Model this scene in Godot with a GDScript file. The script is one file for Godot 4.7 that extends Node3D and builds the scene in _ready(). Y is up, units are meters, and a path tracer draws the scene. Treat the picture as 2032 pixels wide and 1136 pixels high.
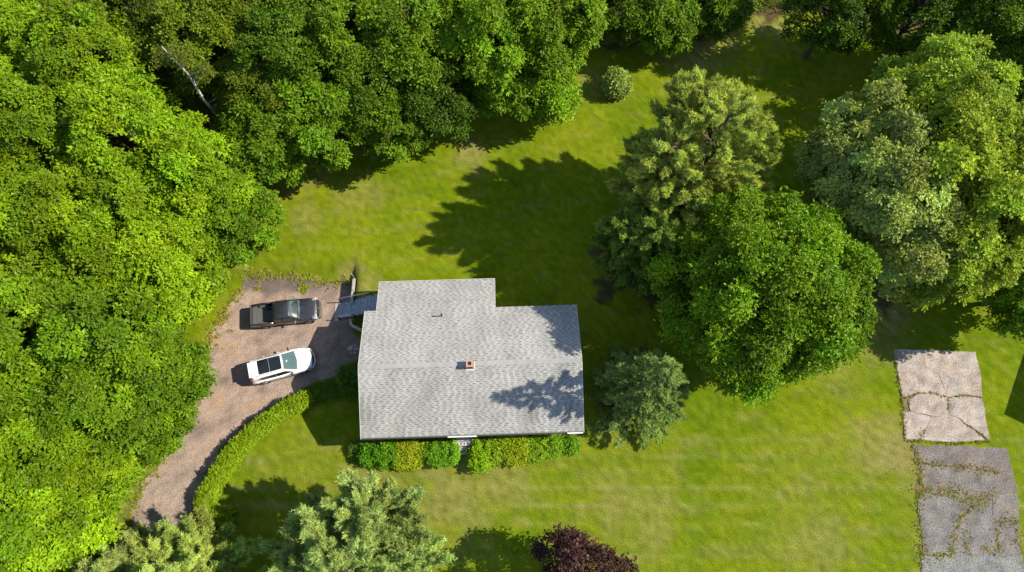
extends Node3D
# An aerial view straight down onto a bungalow in a clearing. Metres, y up, the camera hangs 50 m above the origin; the bottom of the picture is +z.

const SUN_ELEV := 41.0
var used := {}
var M := {}
var clumps := {}
var rng := RandomNumberGenerator.new()
var n_big := FastNoiseLite.new()
var n_mid := FastNoiseLite.new()
var n_fine := FastNoiseLite.new()


func numbered(called: String) -> String:
	if not used.has(called):
		used[called] = 0
		return called
	used[called] += 1
	return "%s_%03d" % [called, used[called]]


func thing(called: String, label: String, category: String, at := Vector3.ZERO, turn := 0.0, group := "") -> Node3D:
	var o := Node3D.new()
	o.name = numbered(called)
	add_child(o, true)
	o.position = at
	o.rotation.y = turn
	tag(o, label, category, group)
	return o


func tag(o: Node, label: String, category: String, group := "", kind := "") -> void:
	if label: o.set_meta("label", label)
	if category: o.set_meta("category", category)
	if group: o.set_meta("group", group)
	if kind: o.set_meta("kind", kind)


# ---- shape buffers: a "buf" holds triangles (vertices and colours) until it is committed
class Buf:
	var v := PackedVector3Array()
	var c := PackedColorArray()
	var col := Color.WHITE
	func tri(a: Vector3, b: Vector3, d: Vector3) -> void:
		v.append(a); v.append(b); v.append(d)
		c.append(col); c.append(col); c.append(col)
	func quad(a: Vector3, b: Vector3, d: Vector3, e: Vector3) -> void:
		tri(a, b, d); tri(a, d, e)
	func box(at: Vector3, size: Vector3, b := Basis.IDENTITY) -> void:
		var h := size / 2.0
		var p := []
		for i in 8:
			p.append(at + b * Vector3(h.x * (1 if i & 1 else -1), h.y * (1 if i & 2 else -1), h.z * (1 if i & 4 else -1)))
		quad(p[0], p[1], p[3], p[2]); quad(p[5], p[4], p[6], p[7])
		quad(p[4], p[0], p[2], p[6]); quad(p[1], p[5], p[7], p[3])
		quad(p[2], p[3], p[7], p[6]); quad(p[4], p[5], p[1], p[0])
	func cbox(at: Vector3, size: Vector3, ch: float, b := Basis.IDENTITY) -> void:
		# a box with chamfered edges
		var h := size / 2.0
		ch = minf(ch, minf(h.x, minf(h.y, h.z)) * 0.9)
		var f := func(i: int, ax: int) -> Vector3:
			var s := Vector3(1 if i & 1 else -1, 1 if i & 2 else -1, 1 if i & 4 else -1)
			var q := s * (h - Vector3.ONE * ch)
			q[ax] = s[ax] * h[ax]
			return at + b * q
		for ax in 3:
			var u := 1 << ((ax + 1) % 3)
			var w := 1 << ((ax + 2) % 3)
			for s in 2:
				var k := (1 << ax) * s
				var q := [f.call(k, ax), f.call(k | u, ax), f.call(k | u | w, ax), f.call(k | w, ax)]
				if s: quad(q[3], q[2], q[1], q[0])
				else: quad(q[0], q[1], q[2], q[3])
			# edges between the faces of axis (ax+1) and (ax+2)
			var ay := (ax + 1) % 3
			var az := (ax + 2) % 3
			for sy in 2:
				for sz in 2:
					var k := (u if sy else 0) | (w if sz else 0)
					var k2 := k | (1 << ax)
					var q := [f.call(k, ay), f.call(k2, ay), f.call(k2, az), f.call(k, az)]
					if (sy + sz) % 2 == 0: quad(q[3], q[2], q[1], q[0])
					else: quad(q[0], q[1], q[2], q[3])
		for i in 8:
			var q := [f.call(i, 0), f.call(i, 1), f.call(i, 2)]
			var odd := (i & 1) + ((i >> 1) & 1) + ((i >> 2) & 1)
			if odd % 2 == 0: tri(q[0], q[1], q[2])
			else: tri(q[0], q[2], q[1])
	func loft(rings: Array, caps := true) -> void:
		for k in rings.size() - 1:
			var a: PackedVector3Array = rings[k]
			var b: PackedVector3Array = rings[k + 1]
			for i in a.size():
				var j := (i + 1) % a.size()
				quad(a[i], a[j], b[j], b[i])
		if caps:
			for e in [0, rings.size() - 1]:
				var r: PackedVector3Array = rings[e]
				var m := Vector3.ZERO
				for p in r: m += p
				m /= r.size()
				for i in r.size():
					var j := (i + 1) % r.size()
					if e == 0: tri(m, r[j], r[i])
					else: tri(m, r[i], r[j])
	func tube(pts: Array, radii: Array, sides := 6) -> void:
		var rings := []
		for k in pts.size():
			var d: Vector3 = (pts[min(k + 1, pts.size() - 1)] - pts[max(k - 1, 0)]).normalized()
			var s := d.cross(Vector3(0.31, 0.22, 0.92)).normalized()
			var t := s.cross(d)
			var r := PackedVector3Array()
			for i in sides:
				var an := TAU * i / sides
				r.append(pts[k] + (s * cos(an) + t * sin(an)) * radii[k])
			rings.append(r)
		loft(rings)
	func lathe(profile: Array, sides: int, at: Vector3, b := Basis.IDENTITY) -> void:
		# profile of Vector2(radius, height) turned about b.y
		var rings := []
		for p in profile:
			var r := PackedVector3Array()
			for i in sides:
				var an := TAU * i / sides
				r.append(at + b * Vector3(cos(an) * p.x, p.y, sin(an) * p.x))
			rings.append(r)
		loft(rings)
	func volume() -> float:
		var s := 0.0
		var o := v[0]
		for i in range(0, v.size(), 3):
			s += (v[i] - o).dot((v[i + 1] - o).cross(v[i + 2] - o))
		return s
	func mesh(mat: Material, smooth := false, check := true) -> ArrayMesh:
		var flip := check and volume() > 0.0
		var st := SurfaceTool.new()
		st.begin(Mesh.PRIMITIVE_TRIANGLES)
		st.set_smooth_group(0 if smooth else -1)
		for i in range(0, v.size(), 3):
			for k in ([0, 2, 1] if flip else [0, 1, 2]):
				st.set_color(c[i + k])
				st.add_vertex(v[i + k])
		st.generate_normals()
		st.set_material(mat)
		return st.commit()


func obj(called: String, b: Buf, mat: Material, parent: Node = self, smooth := false, check := true) -> MeshInstance3D:
	var o := MeshInstance3D.new()
	o.name = numbered(called) if parent == self else called
	o.mesh = b.mesh(mat, smooth, check)
	parent.add_child(o, true)
	return o


func part_of(called: String, m: Mesh, parent: Node, at := Vector3.ZERO, turn := 0.0) -> MeshInstance3D:
	var o := MeshInstance3D.new()
	o.name = called
	o.mesh = m
	parent.add_child(o, true)
	o.position = at
	o.rotation.y = turn
	return o


func lin(r: float, g: float, b: float) -> Color:
	return Color(r, g, b).linear_to_srgb()


func mat(called: String, albedo: Color, rough := 0.8, metal := 0.0, spec := 0.5) -> StandardMaterial3D:
	var m := StandardMaterial3D.new()
	m.albedo_color = albedo.linear_to_srgb()
	m.roughness = rough
	m.metallic = metal
	m.metallic_specular = spec
	M[called] = m
	return m


func vmat(called: String, rough := 0.85, spec := 0.4) -> StandardMaterial3D:
	var m := mat(called, Color.WHITE, rough, 0.0, spec)
	m.vertex_color_use_as_albedo = true
	return m


func grain(seed_: int, freq: float, oct: int, low: float, high: float, size := 512) -> ImageTexture:
	# a seamless grey grain whose linear value runs from low to high
	var n := FastNoiseLite.new()
	n.seed = seed_
	n.frequency = freq
	n.fractal_octaves = oct
	n.fractal_gain = 0.62
	n.noise_type = FastNoiseLite.TYPE_SIMPLEX_SMOOTH
	var im := n.get_seamless_image(size, size, false, false, 0.12, true)
	im.convert(Image.FORMAT_RGB8)
	var d := im.get_data()
	var lut := PackedByteArray()
	for i in 256:
		var l := lerpf(low, high, smoothstep(0.15, 0.85, i / 255.0))
		lut.append(int(clampf(lin(l, l, l).r, 0, 1) * 255.0))
	for i in d.size():
		d[i] = lut[d[i]]
	im = Image.create_from_data(size, size, false, Image.FORMAT_RGB8, d)
	im.generate_mipmaps()
	return ImageTexture.create_from_image(im)


func triplanar(m: StandardMaterial3D, tex: Texture2D, metres: float) -> void:
	m.albedo_texture = tex
	m.uv1_triplanar = true
	m.uv1_world_triplanar = true
	m.uv1_scale = Vector3.ONE / metres


# ---- the lie of the land: level, but the drive is cut down to the basement garage at the left end of the house
func land(x: float, z: float) -> float:
	var edge := lerpf(-12.17, -9.85, clampf((z + 12.95) / 0.8, 0, 1))
	if z > -14.6 and z < -12.9: edge = -10.9
	var a := 1.0 - smoothstep(edge - 0.05, edge + 0.12, x)
	a *= lerpf(0.25, 1.0, smoothstep(-29.0, -18.0, x))
	var b := smoothstep(-18.4, -16.0, z) * (1.0 - smoothstep(-6.6, -2.0, z))
	return -0.85 * a * b + n_big.get_noise_2d(x * 0.6, z * 0.6) * 0.10 * smoothstep(12.0, 22.0, absf(x + 3.0) + absf(z + 9.0))


func inside(p: Vector2, poly: PackedVector2Array) -> bool:
	return Geometry2D.is_point_in_polygon(p, poly)


func wobble(poly: PackedVector2Array, step: float, amount: float, noise_scale := 3.0, smooth_it := false) -> PackedVector2Array:
	# a polygon resampled, with an uneven edge
	var out := PackedVector2Array()
	for i in poly.size():
		var a := poly[i]
		var b := poly[(i + 1) % poly.size()]
		var n: int = max(1, int(a.distance_to(b) / step))
		for k in n:
			var p := a.lerp(b, float(k) / n)
			if smooth_it:
				var t := float(k) / n
				var z0 := poly[(i - 1 + poly.size()) % poly.size()]
				var z1 := poly[(i + 2) % poly.size()]
				p = a.cubic_interpolate(b, z0, z1, t)
			p += Vector2(n_fine.get_noise_2d(p.x * noise_scale, p.y * noise_scale), n_fine.get_noise_2d(p.x * noise_scale + 70.0, p.y * noise_scale - 31.0)) * amount
			out.append(p)
	return out


func drape(poly: PackedVector2Array, lift: float, cell: float, tint: Callable) -> Buf:
	# a sheet laid on the land inside the polygon
	var b := Buf.new()
	var lo := poly[0]
	var hi := poly[0]
	for p in poly:
		lo = lo.min(p); hi = hi.max(p)
	var put := func(p: Vector2) -> void:
		b.v.append(Vector3(p.x, land(p.x, p.y) + lift, p.y))
		b.c.append(tint.call(p))
	for i in range(int(floor(lo.x / cell)), int(ceil(hi.x / cell))):
		for j in range(int(floor(lo.y / cell)), int(ceil(hi.y / cell))):
			var q := PackedVector2Array([Vector2(i, j) * cell, Vector2(i + 1, j) * cell, Vector2(i + 1, j + 1) * cell, Vector2(i, j + 1) * cell])
			var near := false
			var all := true
			for p in q:
				if not inside(p, poly): all = false
			var got := [q]
			if not all:
				got = Geometry2D.intersect_polygons(q, poly)
			for g in got:
				var t := Geometry2D.triangulate_polygon(g)
				for k in range(0, t.size(), 3):
					var a: Vector2 = g[t[k]]
					var c2: Vector2 = g[t[k + 1]]
					var d: Vector2 = g[t[k + 2]]
					if (c2 - a).cross(d - a) > 0.0: # clockwise as seen from above
						put.call(a); put.call(c2); put.call(d)
					else:
						put.call(a); put.call(d); put.call(c2)
	return b


func sheet(called: String, b: Buf, m: Material, parent: Node = self) -> MeshInstance3D:
	# lies flat: normals point up
	var st := SurfaceTool.new()
	st.begin(Mesh.PRIMITIVE_TRIANGLES)
	st.set_smooth_group(0)
	for i in b.v.size():
		st.set_color(b.c[i])
		st.add_vertex(b.v[i])
	st.generate_normals()
	st.set_material(m)
	var o := MeshInstance3D.new()
	o.name = numbered(called) if parent == self else called
	o.mesh = st.commit()
	parent.add_child(o, true)
	return o


# ---- foliage: sprays of single leaves or needles, many times copied through a crown
func leaf(b: Buf, at: Vector3, along: Vector3, up: Vector3, length: float, width: float, shade: float) -> void:
	var side := along.cross(up).normalized() * width * 0.5
	var n := side.cross(along).normalized()
	var mid := at + along * length * 0.45
	b.col = Color(shade, shade, shade)
	var tip := at + along * length - n * length * 0.12
	b.tri(at, mid + side + n * width * 0.12, tip)
	b.tri(at, tip, mid - side + n * width * 0.12)


func rand_dir() -> Vector3:
	var z := rng.randf_range(-1, 1)
	var a := rng.randf() * TAU
	var r := sqrt(1.0 - z * z)
	return Vector3(r * cos(a), z, r * sin(a))


func leaf_spray(count: int, radius: float, length: float, width: float, flat: float, jitter: float, m: Material, pale := 0.0) -> Mesh:
	# a tuft of leaves on a few twigs that fan out from its middle
	var b := Buf.new()
	var twigs: int = max(4, count / 9)
	var per: int = count / twigs
	for t in twigs:
		var an := TAU * (t + rng.randf() * 0.7) / twigs
		var rise := rng.randf_range(-0.25, 0.9) * flat
		var d := Vector3(cos(an), rise, sin(an)).normalized()
		var len := radius * rng.randf_range(0.55, 1.1)
		for k in per:
			var s := (k + 0.6) / per
			var p := d * len * s + Vector3.UP * (0.35 * radius * flat * s * (1.0 - s) * 2.0 - 0.10 * s * s * radius)
			var out := (d * 0.7 + rand_dir() * 0.75 + Vector3.DOWN * 0.18).normalized()
			var up := (Vector3.UP + rand_dir() * jitter).normalized()
			var sh := rng.randf_range(0.72, 1.12)
			leaf(b, p + rand_dir() * 0.05 * radius, out, up, length * rng.randf_range(0.7, 1.15), width * rng.randf_range(0.8, 1.2), sh)
			if rng.randf() < pale:
				for q in 6:
					b.c[b.c.size() - 1 - q] = Color(1.9, 1.75, 3.0) * rng.randf_range(0.9, 1.15)
	return b.mesh(m, false, false)


func needle_spray(count: int, twig: float, length: float, width: float, spread: float, m: Material) -> Mesh:
	# needles round a few short shoots that point up along +y
	var b := Buf.new()
	for s in 5:
		var lean := Vector3(rng.randf_range(-1, 1), 0, rng.randf_range(-1, 1)) * spread
		if s == 0: lean *= 0.2
		var axis := (Vector3.UP + lean).normalized()
		var tw := twig * rng.randf_range(0.6, 1.0)
		for k in count / 5:
			var f := rng.randf()
			var out := (axis * rng.randf_range(0.3, 1.0) + rand_dir() * 0.8).normalized()
			var p := axis * tw * f
			var side := out.cross(rand_dir()).normalized() * width * 0.5
			var sh := rng.randf_range(0.7, 1.0) * lerpf(0.95, 1.08, f)
			b.col = Color(sh, sh, sh)
			b.tri(p - side, p + side, p + out * length * rng.randf_range(0.7, 1.1))
	return b.mesh(m, false, false)


func basis_up(up: Vector3, scale_: float) -> Basis:
	var y := up.normalized()
	var x := y.cross(rand_dir()).normalized()
	var z := x.cross(y)
	return Basis(x * scale_, y * scale_, z * scale_)


func copies(called: String, mesh: Mesh, places: Array, tints: Array, parent: Node) -> MultiMeshInstance3D:
	var mm := MultiMesh.new()
	mm.transform_format = MultiMesh.TRANSFORM_3D
	mm.use_colors = true
	mm.mesh = mesh
	mm.instance_count = places.size()
	for i in places.size():
		mm.set_instance_transform(i, places[i])
		mm.set_instance_color(i, tints[i])
	var o := MultiMeshInstance3D.new()
	o.name = numbered(called) if parent == self else called
	o.multimesh = mm
	parent.add_child(o, true)
	o.set_meta("kind", "stuff")
	return o


# kinds of broadleaf: [leaf spray, colour, colour spread towards yellow, bark, lobes, cover]
func make_sprays() -> void:
	rng.seed = 11
	var leafy := vmat("leaf", 0.45, 0.32)
	leafy.backlight_enabled = true
	leafy.backlight = Color(0.84, 0.86, 0.20)
	var dull := vmat("leaf_dull", 0.65, 0.2)
	dull.backlight_enabled = true
	dull.backlight = Color(0.45, 0.5, 0.2)
	var needles := vmat("needle", 0.6, 0.25)
	needles.backlight_enabled = true
	needles.backlight = Color(0.6, 0.66, 0.3)
	for i in 3:
		clumps["broad%d" % i] = leaf_spray(84, 0.70, 0.25, 0.135, 0.8, 0.55, leafy)
		clumps["small%d" % i] = leaf_spray(84, 0.62, 0.20, 0.125, 0.9, 0.7, leafy)
		clumps["silver%d" % i] = leaf_spray(84, 0.66, 0.19, 0.14, 1.1, 0.9, leafy, 0.42)
		clumps["greensilver%d" % i] = leaf_spray(84, 0.66, 0.19, 0.14, 1.1, 0.8, leafy, 0.08)
		clumps["dark%d" % i] = leaf_spray(64, 0.55, 0.13, 0.09, 0.9, 0.8, dull)
		clumps["hedge%d" % i] = leaf_spray(56, 0.27, 0.115, 0.075, 1.1, 0.6, leafy)
		clumps["plume%d" % i] = needle_spray(140, 0.70, 0.22, 0.034, 0.42, needles)
		clumps["fir%d" % i] = needle_spray(130, 0.44, 0.13, 0.034, 0.85, needles)
		clumps["grass%d" % i] = needle_spray(30, 0.03, 0.24, 0.035, 1.2, needles)


func vary(c: Color, spread: float) -> Color:
	# lighter or darker, a little yellower or bluer
	var k := clampf(exp(rng.randfn(0.0, 0.17)), 0.72, 1.32)
	var y := clampf(rng.randfn(0.0, spread), -1.6 * spread, 1.6 * spread)
	return Color(maxf(c.r * k * (1.0 + y), 0.002), c.g * k * (1.0 + y * 0.35), maxf(c.b * k * (1.0 - y * 0.5), 0.001))


func broadleaf(called: String, label: String, x: float, z: float, height: float, radius: float, spray: String, tint: Color, bark: Material, low := 0.22, cover := 1.0, seed_ := 0, lobes := 0, group := "") -> Node3D:
	rng.seed = 1000 + seed_
	var o := thing(called, label, "tree", Vector3(x, land(x, z), z), 0.0, group)
	tint = vary(tint, 0.05)
	var base_h := height * low
	var mid := Vector3(rng.randf_range(-0.3, 0.3), (height + base_h) * 0.5, rng.randf_range(-0.3, 0.3))
	var half := Vector3(radius, (height - base_h) * 0.5, radius)
	if lobes == 0:
		lobes = int(clampf(13.0 + radius * 6.5, 12, 200))
	var centres := []
	var sizes := []
	var off := rng.randf() * TAU
	for k in lobes:
		var f := (k + 0.5) / lobes
		var y := 1.0 - 1.72 * f
		var r := sqrt(maxf(0.0, 1.0 - y * y))
		var a := off + k * 2.39996 + rng.randf_range(-0.45, 0.45)
		var d := Vector3(cos(a) * r, y, sin(a) * r)
		var reach := rng.randf_range(0.58, 0.93)
		centres.append(mid + d * half * reach)
		sizes.append((0.42 + minf(radius, 4.0) * rng.randf_range(0.10, 0.19)) * rng.randf_range(0.85, 1.15))
	# the trunk with its limbs
	var t := Buf.new()
	var top := mid + Vector3(0, half.y * 0.55, 0)
	var bend := Vector3(rng.randf_range(-0.25, 0.25), 0, rng.randf_range(-0.25, 0.25))
	var tr := 0.022 * height
	t.tube([Vector3(0, -0.3, 0), Vector3(0, 0.5, 0), Vector3(0, base_h, 0) + bend, mid + bend, top], [tr * 1.3, tr, tr * 0.82, tr * 0.5, 0.03], 7)
	for k in lobes:
		var c: Vector3 = centres[k]
		var from_h: float = clampf(c.y - half.y * rng.randf_range(0.35, 0.7), base_h * 0.9, top.y * 0.9)
		var p0 := Vector3(0, from_h, 0) + bend * (from_h / height)
		var p1 := p0.lerp(c, 0.5) + Vector3(rng.randf_range(-0.3, 0.3), -0.25, rng.randf_range(-0.3, 0.3))
		t.tube([p0, p1, c + (c - mid).normalized() * sizes[k] * 0.5], [tr * 0.38, tr * 0.24, 0.018], 5)
	obj("trunk", t, bark, o, true)
	# the crown
	var sets := [[], [], [], [], [], []]
	var cols := [[], [], [], [], [], []]
	for k in lobes:
		var c: Vector3 = centres[k]
		var s: float = sizes[k]
		var outward := ((c - mid) / half).normalized()
		var n := int(4.0 * PI * s * s * 1.75 * cover)
		var lobe_tint := vary(tint, 0.06)
		var west := spray == "mixed" and (d0(c, radius) + rng.randf_range(-0.18, 0.18)) < 0.0
		if spray == "mixed":
			lobe_tint = vary(Color(0.345, 0.425, 0.100) if west else tint, 0.05)
		for i in n:
			var d := (rand_dir() + outward * 0.55 + Vector3.UP * 0.25).normalized()
			var rr := s * (0.35 + 0.78 * sqrt(rng.randf()))
			var p := c + d * Vector3(rr, rr * 0.8, rr)
			var up := (d * 0.65 + Vector3.UP * 0.75 + rand_dir() * 0.3).normalized()
			var w := rng.randi() % 3
			if west: w += 3
			sets[w].append(Transform3D(basis_up(up, rng.randf_range(0.6, 1.2)), p))
			cols[w].append(vary(lobe_tint, 0.08))
	for w in 6:
		if sets[w].is_empty(): continue
		var leaves := spray
		if spray == "mixed": leaves = "silver" if w > 2 else "greensilver"
		copies("crown", clumps[leaves + str(w % 3)], sets[w], cols[w], o)
	return o


func d0(c: Vector3, radius: float) -> float:
	# which side of the two-toned poplar: negative on the silvery west and south
	return (c.x * 0.9 - c.z * 0.3) / radius + 0.24


func pine(called: String, label: String, x: float, z: float, height: float, radius: float, tint: Color, bark: Material, seed_: int, leaders := 1, low := 0.12, upward := 0.5, group := "") -> Node3D:
	rng.seed = 5000 + seed_
	var o := thing(called, label, "tree", Vector3(x, land(x, z), z), 0.0, group)
	var t := Buf.new()
	var sets := [[], [], []]
	var cols := [[], [], []]
	for l in leaders:
		var lean := Vector3.ZERO
		var h := height
		var rad := radius
		if leaders > 1:
			var a := TAU * l / leaders + rng.randf()
			lean = Vector3(cos(a), 0, sin(a)) * radius * (0.0 if l == 0 else 0.52)
			h = height * (1.0 if l == 0 else rng.randf_range(0.72, 0.92))
			rad = radius * (0.85 if l == 0 else 0.66)
		var tr := 0.02 * h
		t.tube([Vector3(0, -0.3, 0), Vector3(0, h * 0.2, 0) + lean * 0.3, Vector3(0, h * 0.6, 0) + lean * 0.9, Vector3(0, h, 0) + lean], [tr * 1.2, tr, tr * 0.4, 0.012], 7)
		var levels := int(h * 1.25)
		for k in levels:
			var f := (k + rng.randf_range(0.0, 0.7)) / levels
			var y := lerpf(h * low, h * 0.985, f)
			var span := rad * (pow(1.0 - f, 0.72) * 0.94 + 0.10) * (1.0 if f > 0.14 else 0.75)
			var axis := Vector3(0, y, 0) + lean * minf(1.0, y / h * 1.4)
			var arms := 6 if f < 0.8 else 5
			var a0 := rng.randf() * TAU
			for i in arms:
				var a := a0 + TAU * i / arms + rng.randf_range(-0.25, 0.25)
				var len := span * rng.randf_range(0.62, 1.2)
				var out := Vector3(cos(a), 0, sin(a))
				var up_k := upward * rng.randf_range(0.7, 1.3)
				var tip := axis + out * len + Vector3.UP * len * up_k * 0.55
				var bough := axis.lerp(tip, 0.5) - Vector3.UP * len * 0.08
				t.tube([axis, bough, tip], [tr * 0.15 + 0.01, tr * 0.09 + 0.008, 0.006], 4)
				var tuft_tint := vary(tint, 0.05)
				var n := int((4.0 if f < 0.7 else 8.0) + len * 11.5)
				for q in n:
					var s := lerpf(0.34, 1.04, sqrt((q + rng.randf()) / n))
					var p := axis.lerp(bough, s * 2.0) if s < 0.5 else bough.lerp(tip, s * 2.0 - 1.0)
					var side := out.cross(Vector3.UP) * rng.randf_range(-1, 1) * len * 0.20 * (1.2 - s)
					p += side + Vector3.UP * rng.randf_range(-0.08, 0.22) + rand_dir() * 0.1
					var up := (out * 0.95 + side * 1.2 + Vector3.UP * (0.25 + upward * 0.6) + rand_dir() * 0.25).normalized()
					var w := rng.randi() % 3
					sets[w].append(Transform3D(basis_up(up, rng.randf_range(0.65, 1.2)), p))
					cols[w].append(vary(tuft_tint, 0.05))
		for q in 26: # short shoots round the leader
			var yy := rng.randf_range(0.72, 1.0)
			var an := rng.randf() * TAU
			var out := Vector3(cos(an), 0, sin(an))
			sets[q % 3].append(Transform3D(basis_up(out * 0.7 + Vector3.UP * 0.8, rng.randf_range(0.7, 1.1)), Vector3(0, h * yy, 0) + lean * minf(1.0, yy * 1.4) + out * rng.randf_range(0.05, 0.1 + (1.0 - yy) * 3.0)))
			cols[q % 3].append(vary(tint, 0.05))
	obj("trunk", t, bark, o, true)
	for w in 3:
		copies("crown", clumps["plume%d" % w], sets[w], cols[w], o)
	return o


func spruce(called: String, label: String, x: float, z: float, height: float, radius: float, tint: Color, bark: Material, seed_: int) -> Node3D:
	rng.seed = 7000 + seed_
	var o := thing(called, label, "tree", Vector3(x, land(x, z), z))
	var t := Buf.new()
	t.tube([Vector3(0, -0.3, 0), Vector3(0, height * 0.5, 0), Vector3(0, height, 0)], [0.19, 0.11, 0.015], 7)
	var sets := [[], [], []]
	var cols := [[], [], []]
	var levels := int(height * 2.1)
	for k in levels:
		var f := (k + rng.randf() * 0.6) / levels
		var y := lerpf(0.35, height * 0.99, f)
		var span := radius * (1.0 - f) + 0.12
		var arms := int(lerpf(10, 5, f))
		var a0 := rng.randf() * TAU
		for i in arms:
			var a := a0 + TAU * i / arms + rng.randf_range(-0.15, 0.15)
			var len := span * rng.randf_range(0.7, 1.2)
			var out := Vector3(cos(a), 0, sin(a))
			var tip := Vector3(0, y, 0) + out * len - Vector3.UP * len * 0.16
			t.tube([Vector3(0, y, 0), tip], [0.025, 0.006], 3)
			var tt := vary(tint, 0.03)
			var n := int(2 + len * 7.5)
			for q in n:
				var s := lerpf(0.25, 1.03, sqrt((q + rng.randf()) / n))
				var side := out.cross(Vector3.UP) * rng.randf_range(-1, 1) * len * 0.17 * (1.25 - s)
				var p := Vector3(0, y, 0).lerp(tip, s) + side + Vector3.UP * rng.randf_range(-0.05, 0.10)
				var up := (out * 1.1 + side * 1.2 + Vector3.UP * 0.35 + rand_dir() * 0.2).normalized()
				var w := rng.randi() % 3
				sets[w].append(Transform3D(basis_up(up, rng.randf_range(0.7, 1.1)), p))
				cols[w].append(vary(tt, 0.04))
	for q in 6: # the leader
		sets[0].append(Transform3D(basis_up(Vector3.UP + rand_dir() * 0.2, 0.8), Vector3(0, height * (0.94 + 0.01 * q), 0)))
		cols[0].append(tint)
	obj("trunk", t, bark, o, true)
	for w in 3:
		copies("crown", clumps["fir%d" % w], sets[w], cols[w], o)
	return o


func shrub(called: String, label: String, category: String, x: float, z: float, size: Vector3, spray: String, tint: Color, seed_: int, group := "", scale_ := 1.0, dense := 1.0) -> Node3D:
	# a rounded bush: stems and leaf sprays on and inside a dome
	rng.seed = 9000 + seed_
	var o := thing(called, label, category, Vector3(x, land(x, z), z), 0.0, group)
	var t := Buf.new()
	for k in 7:
		var a := TAU * k / 7
		t.tube([Vector3(cos(a) * 0.05, -0.1, sin(a) * 0.05), Vector3(cos(a) * size.x * 0.4, size.y * 0.7, sin(a) * size.z * 0.4)], [0.025, 0.01], 4)
	obj("stems", t, M.bark, o, true)
	var sets := [[], [], []]
	var cols := [[], [], []]
	var n := int(size.x * size.z * 260.0 * dense / (scale_ * scale_))
	for i in n:
		var d := rand_dir()
		if d.y < -0.35: d.y = -d.y
		d = Vector3(signf(d.x) * pow(absf(d.x), 0.72), d.y, signf(d.z) * pow(absf(d.z), 0.8))
		var lump := 1.0 + 0.5 * n_fine.get_noise_3d(d.x * 22.0 + seed_ * 9.0, d.y * 22.0, d.z * 22.0)
		var p := Vector3(d.x * size.x, size.y * 0.5 + d.y * size.y * 0.5, d.z * size.z) * Vector3(lump, lump, lump) * (0.68 + 0.30 * sqrt(rng.randf()))
		p.y = maxf(p.y, 0.08)
		var w := rng.randi() % 3
		sets[w].append(Transform3D(basis_up(d + Vector3.UP * 0.7 + rand_dir() * 0.3, scale_ * rng.randf_range(0.75, 1.15)), p))
		cols[w].append(vary(tint, 0.07))
	for w in 3:
		copies("foliage", clumps[spray + str(w)], sets[w], cols[w], o)
	return o


func hedge(called: String, label: String, path: Array, width: float, height: float, tint: Color, seed_: int) -> Node3D:
	# a clipped hedge that follows a line
	rng.seed = 9500 + seed_
	var c := Curve3D.new()
	for i in path.size():
		var p: Vector2 = path[i]
		var a: Vector2 = path[max(i - 1, 0)]
		var b: Vector2 = path[min(i + 1, path.size() - 1)]
		var d := (b - a) / 6.0
		c.add_point(Vector3(p.x, 0, p.y), Vector3(-d.x, 0, -d.y), Vector3(d.x, 0, d.y))
	var start: Vector2 = path[0]
	var o := thing(called, label, "hedge", Vector3(start.x, land(start.x, start.y), start.y))
	var t := Buf.new()
	var length := c.get_baked_length()
	var sets := [[], [], []]
	var cols := [[], [], []]
	var k := 0.0
	while k < length:
		var q := c.sample_baked(k)
		q.y = land(q.x, q.z)
		t.tube([q - o.position + Vector3(0, -0.1, 0), q - o.position + Vector3(rng.randf_range(-0.2, 0.2), height * 0.75, rng.randf_range(-0.2, 0.2))], [0.03, 0.012], 4)
		k += 0.35
	obj("stems", t, M.bark, o, true)
	var n := int(length * (width + height * 1.5) * 105.0)
	for i in n:
		var s := rng.randf() * length
		var q := c.sample_baked(s)
		var fwd := (c.sample_baked(minf(s + 0.1, length)) - c.sample_baked(maxf(s - 0.1, 0.0))).normalized()
		var side := fwd.cross(Vector3.UP)
		var a := rng.randf_range(-0.12, PI + 0.12)
		var sq := Vector2(signf(cos(a)) * pow(absf(cos(a)), 0.55), pow(maxf(sin(a), 0.0), 0.55))
		var lump := 0.94 + 0.34 * n_fine.get_noise_2d(q.x * 9.0 + cos(a) * 8.0, q.z * 9.0)
		var deep := 0.72 + 0.28 * sqrt(rng.randf())
		var end := minf(1.0, (minf(s, length - s) + 0.25) / 0.6)
		var off := side * sq.x * width * 0.5 * lump * deep * sqrt(end)
		var p := Vector3(q.x, land(q.x, q.z), q.z) + off + Vector3.UP * (0.10 + sq.y * (height - 0.1) * lump * deep * lerpf(0.8, 1.0, end))
		var w := rng.randi() % 3
		sets[w].append(Transform3D(basis_up(side * sq.x * 0.6 + Vector3.UP * (0.3 + sq.y) + rand_dir() * 0.35, rng.randf_range(0.75, 1.2)), p - o.position))
		var tt := vary(tint, 0.06)
		cols[w].append(tt)
	for w in 3:
		copies("foliage", clumps["hedge%d" % w], sets[w], cols[w], o)
	return o


# ---- the house: local x along the ridge, z towards the front, y up
const RIDGE := 4.51
const FALL := 0.349
const FRONT := 4.61
const REAR := 4.30
const BUMP := 6.75
const HALF := 7.55
const BL := -6.74
const BR := 1.75


func roof_y(z: float) -> float:
	return RIDGE - FALL * absf(z)


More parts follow.
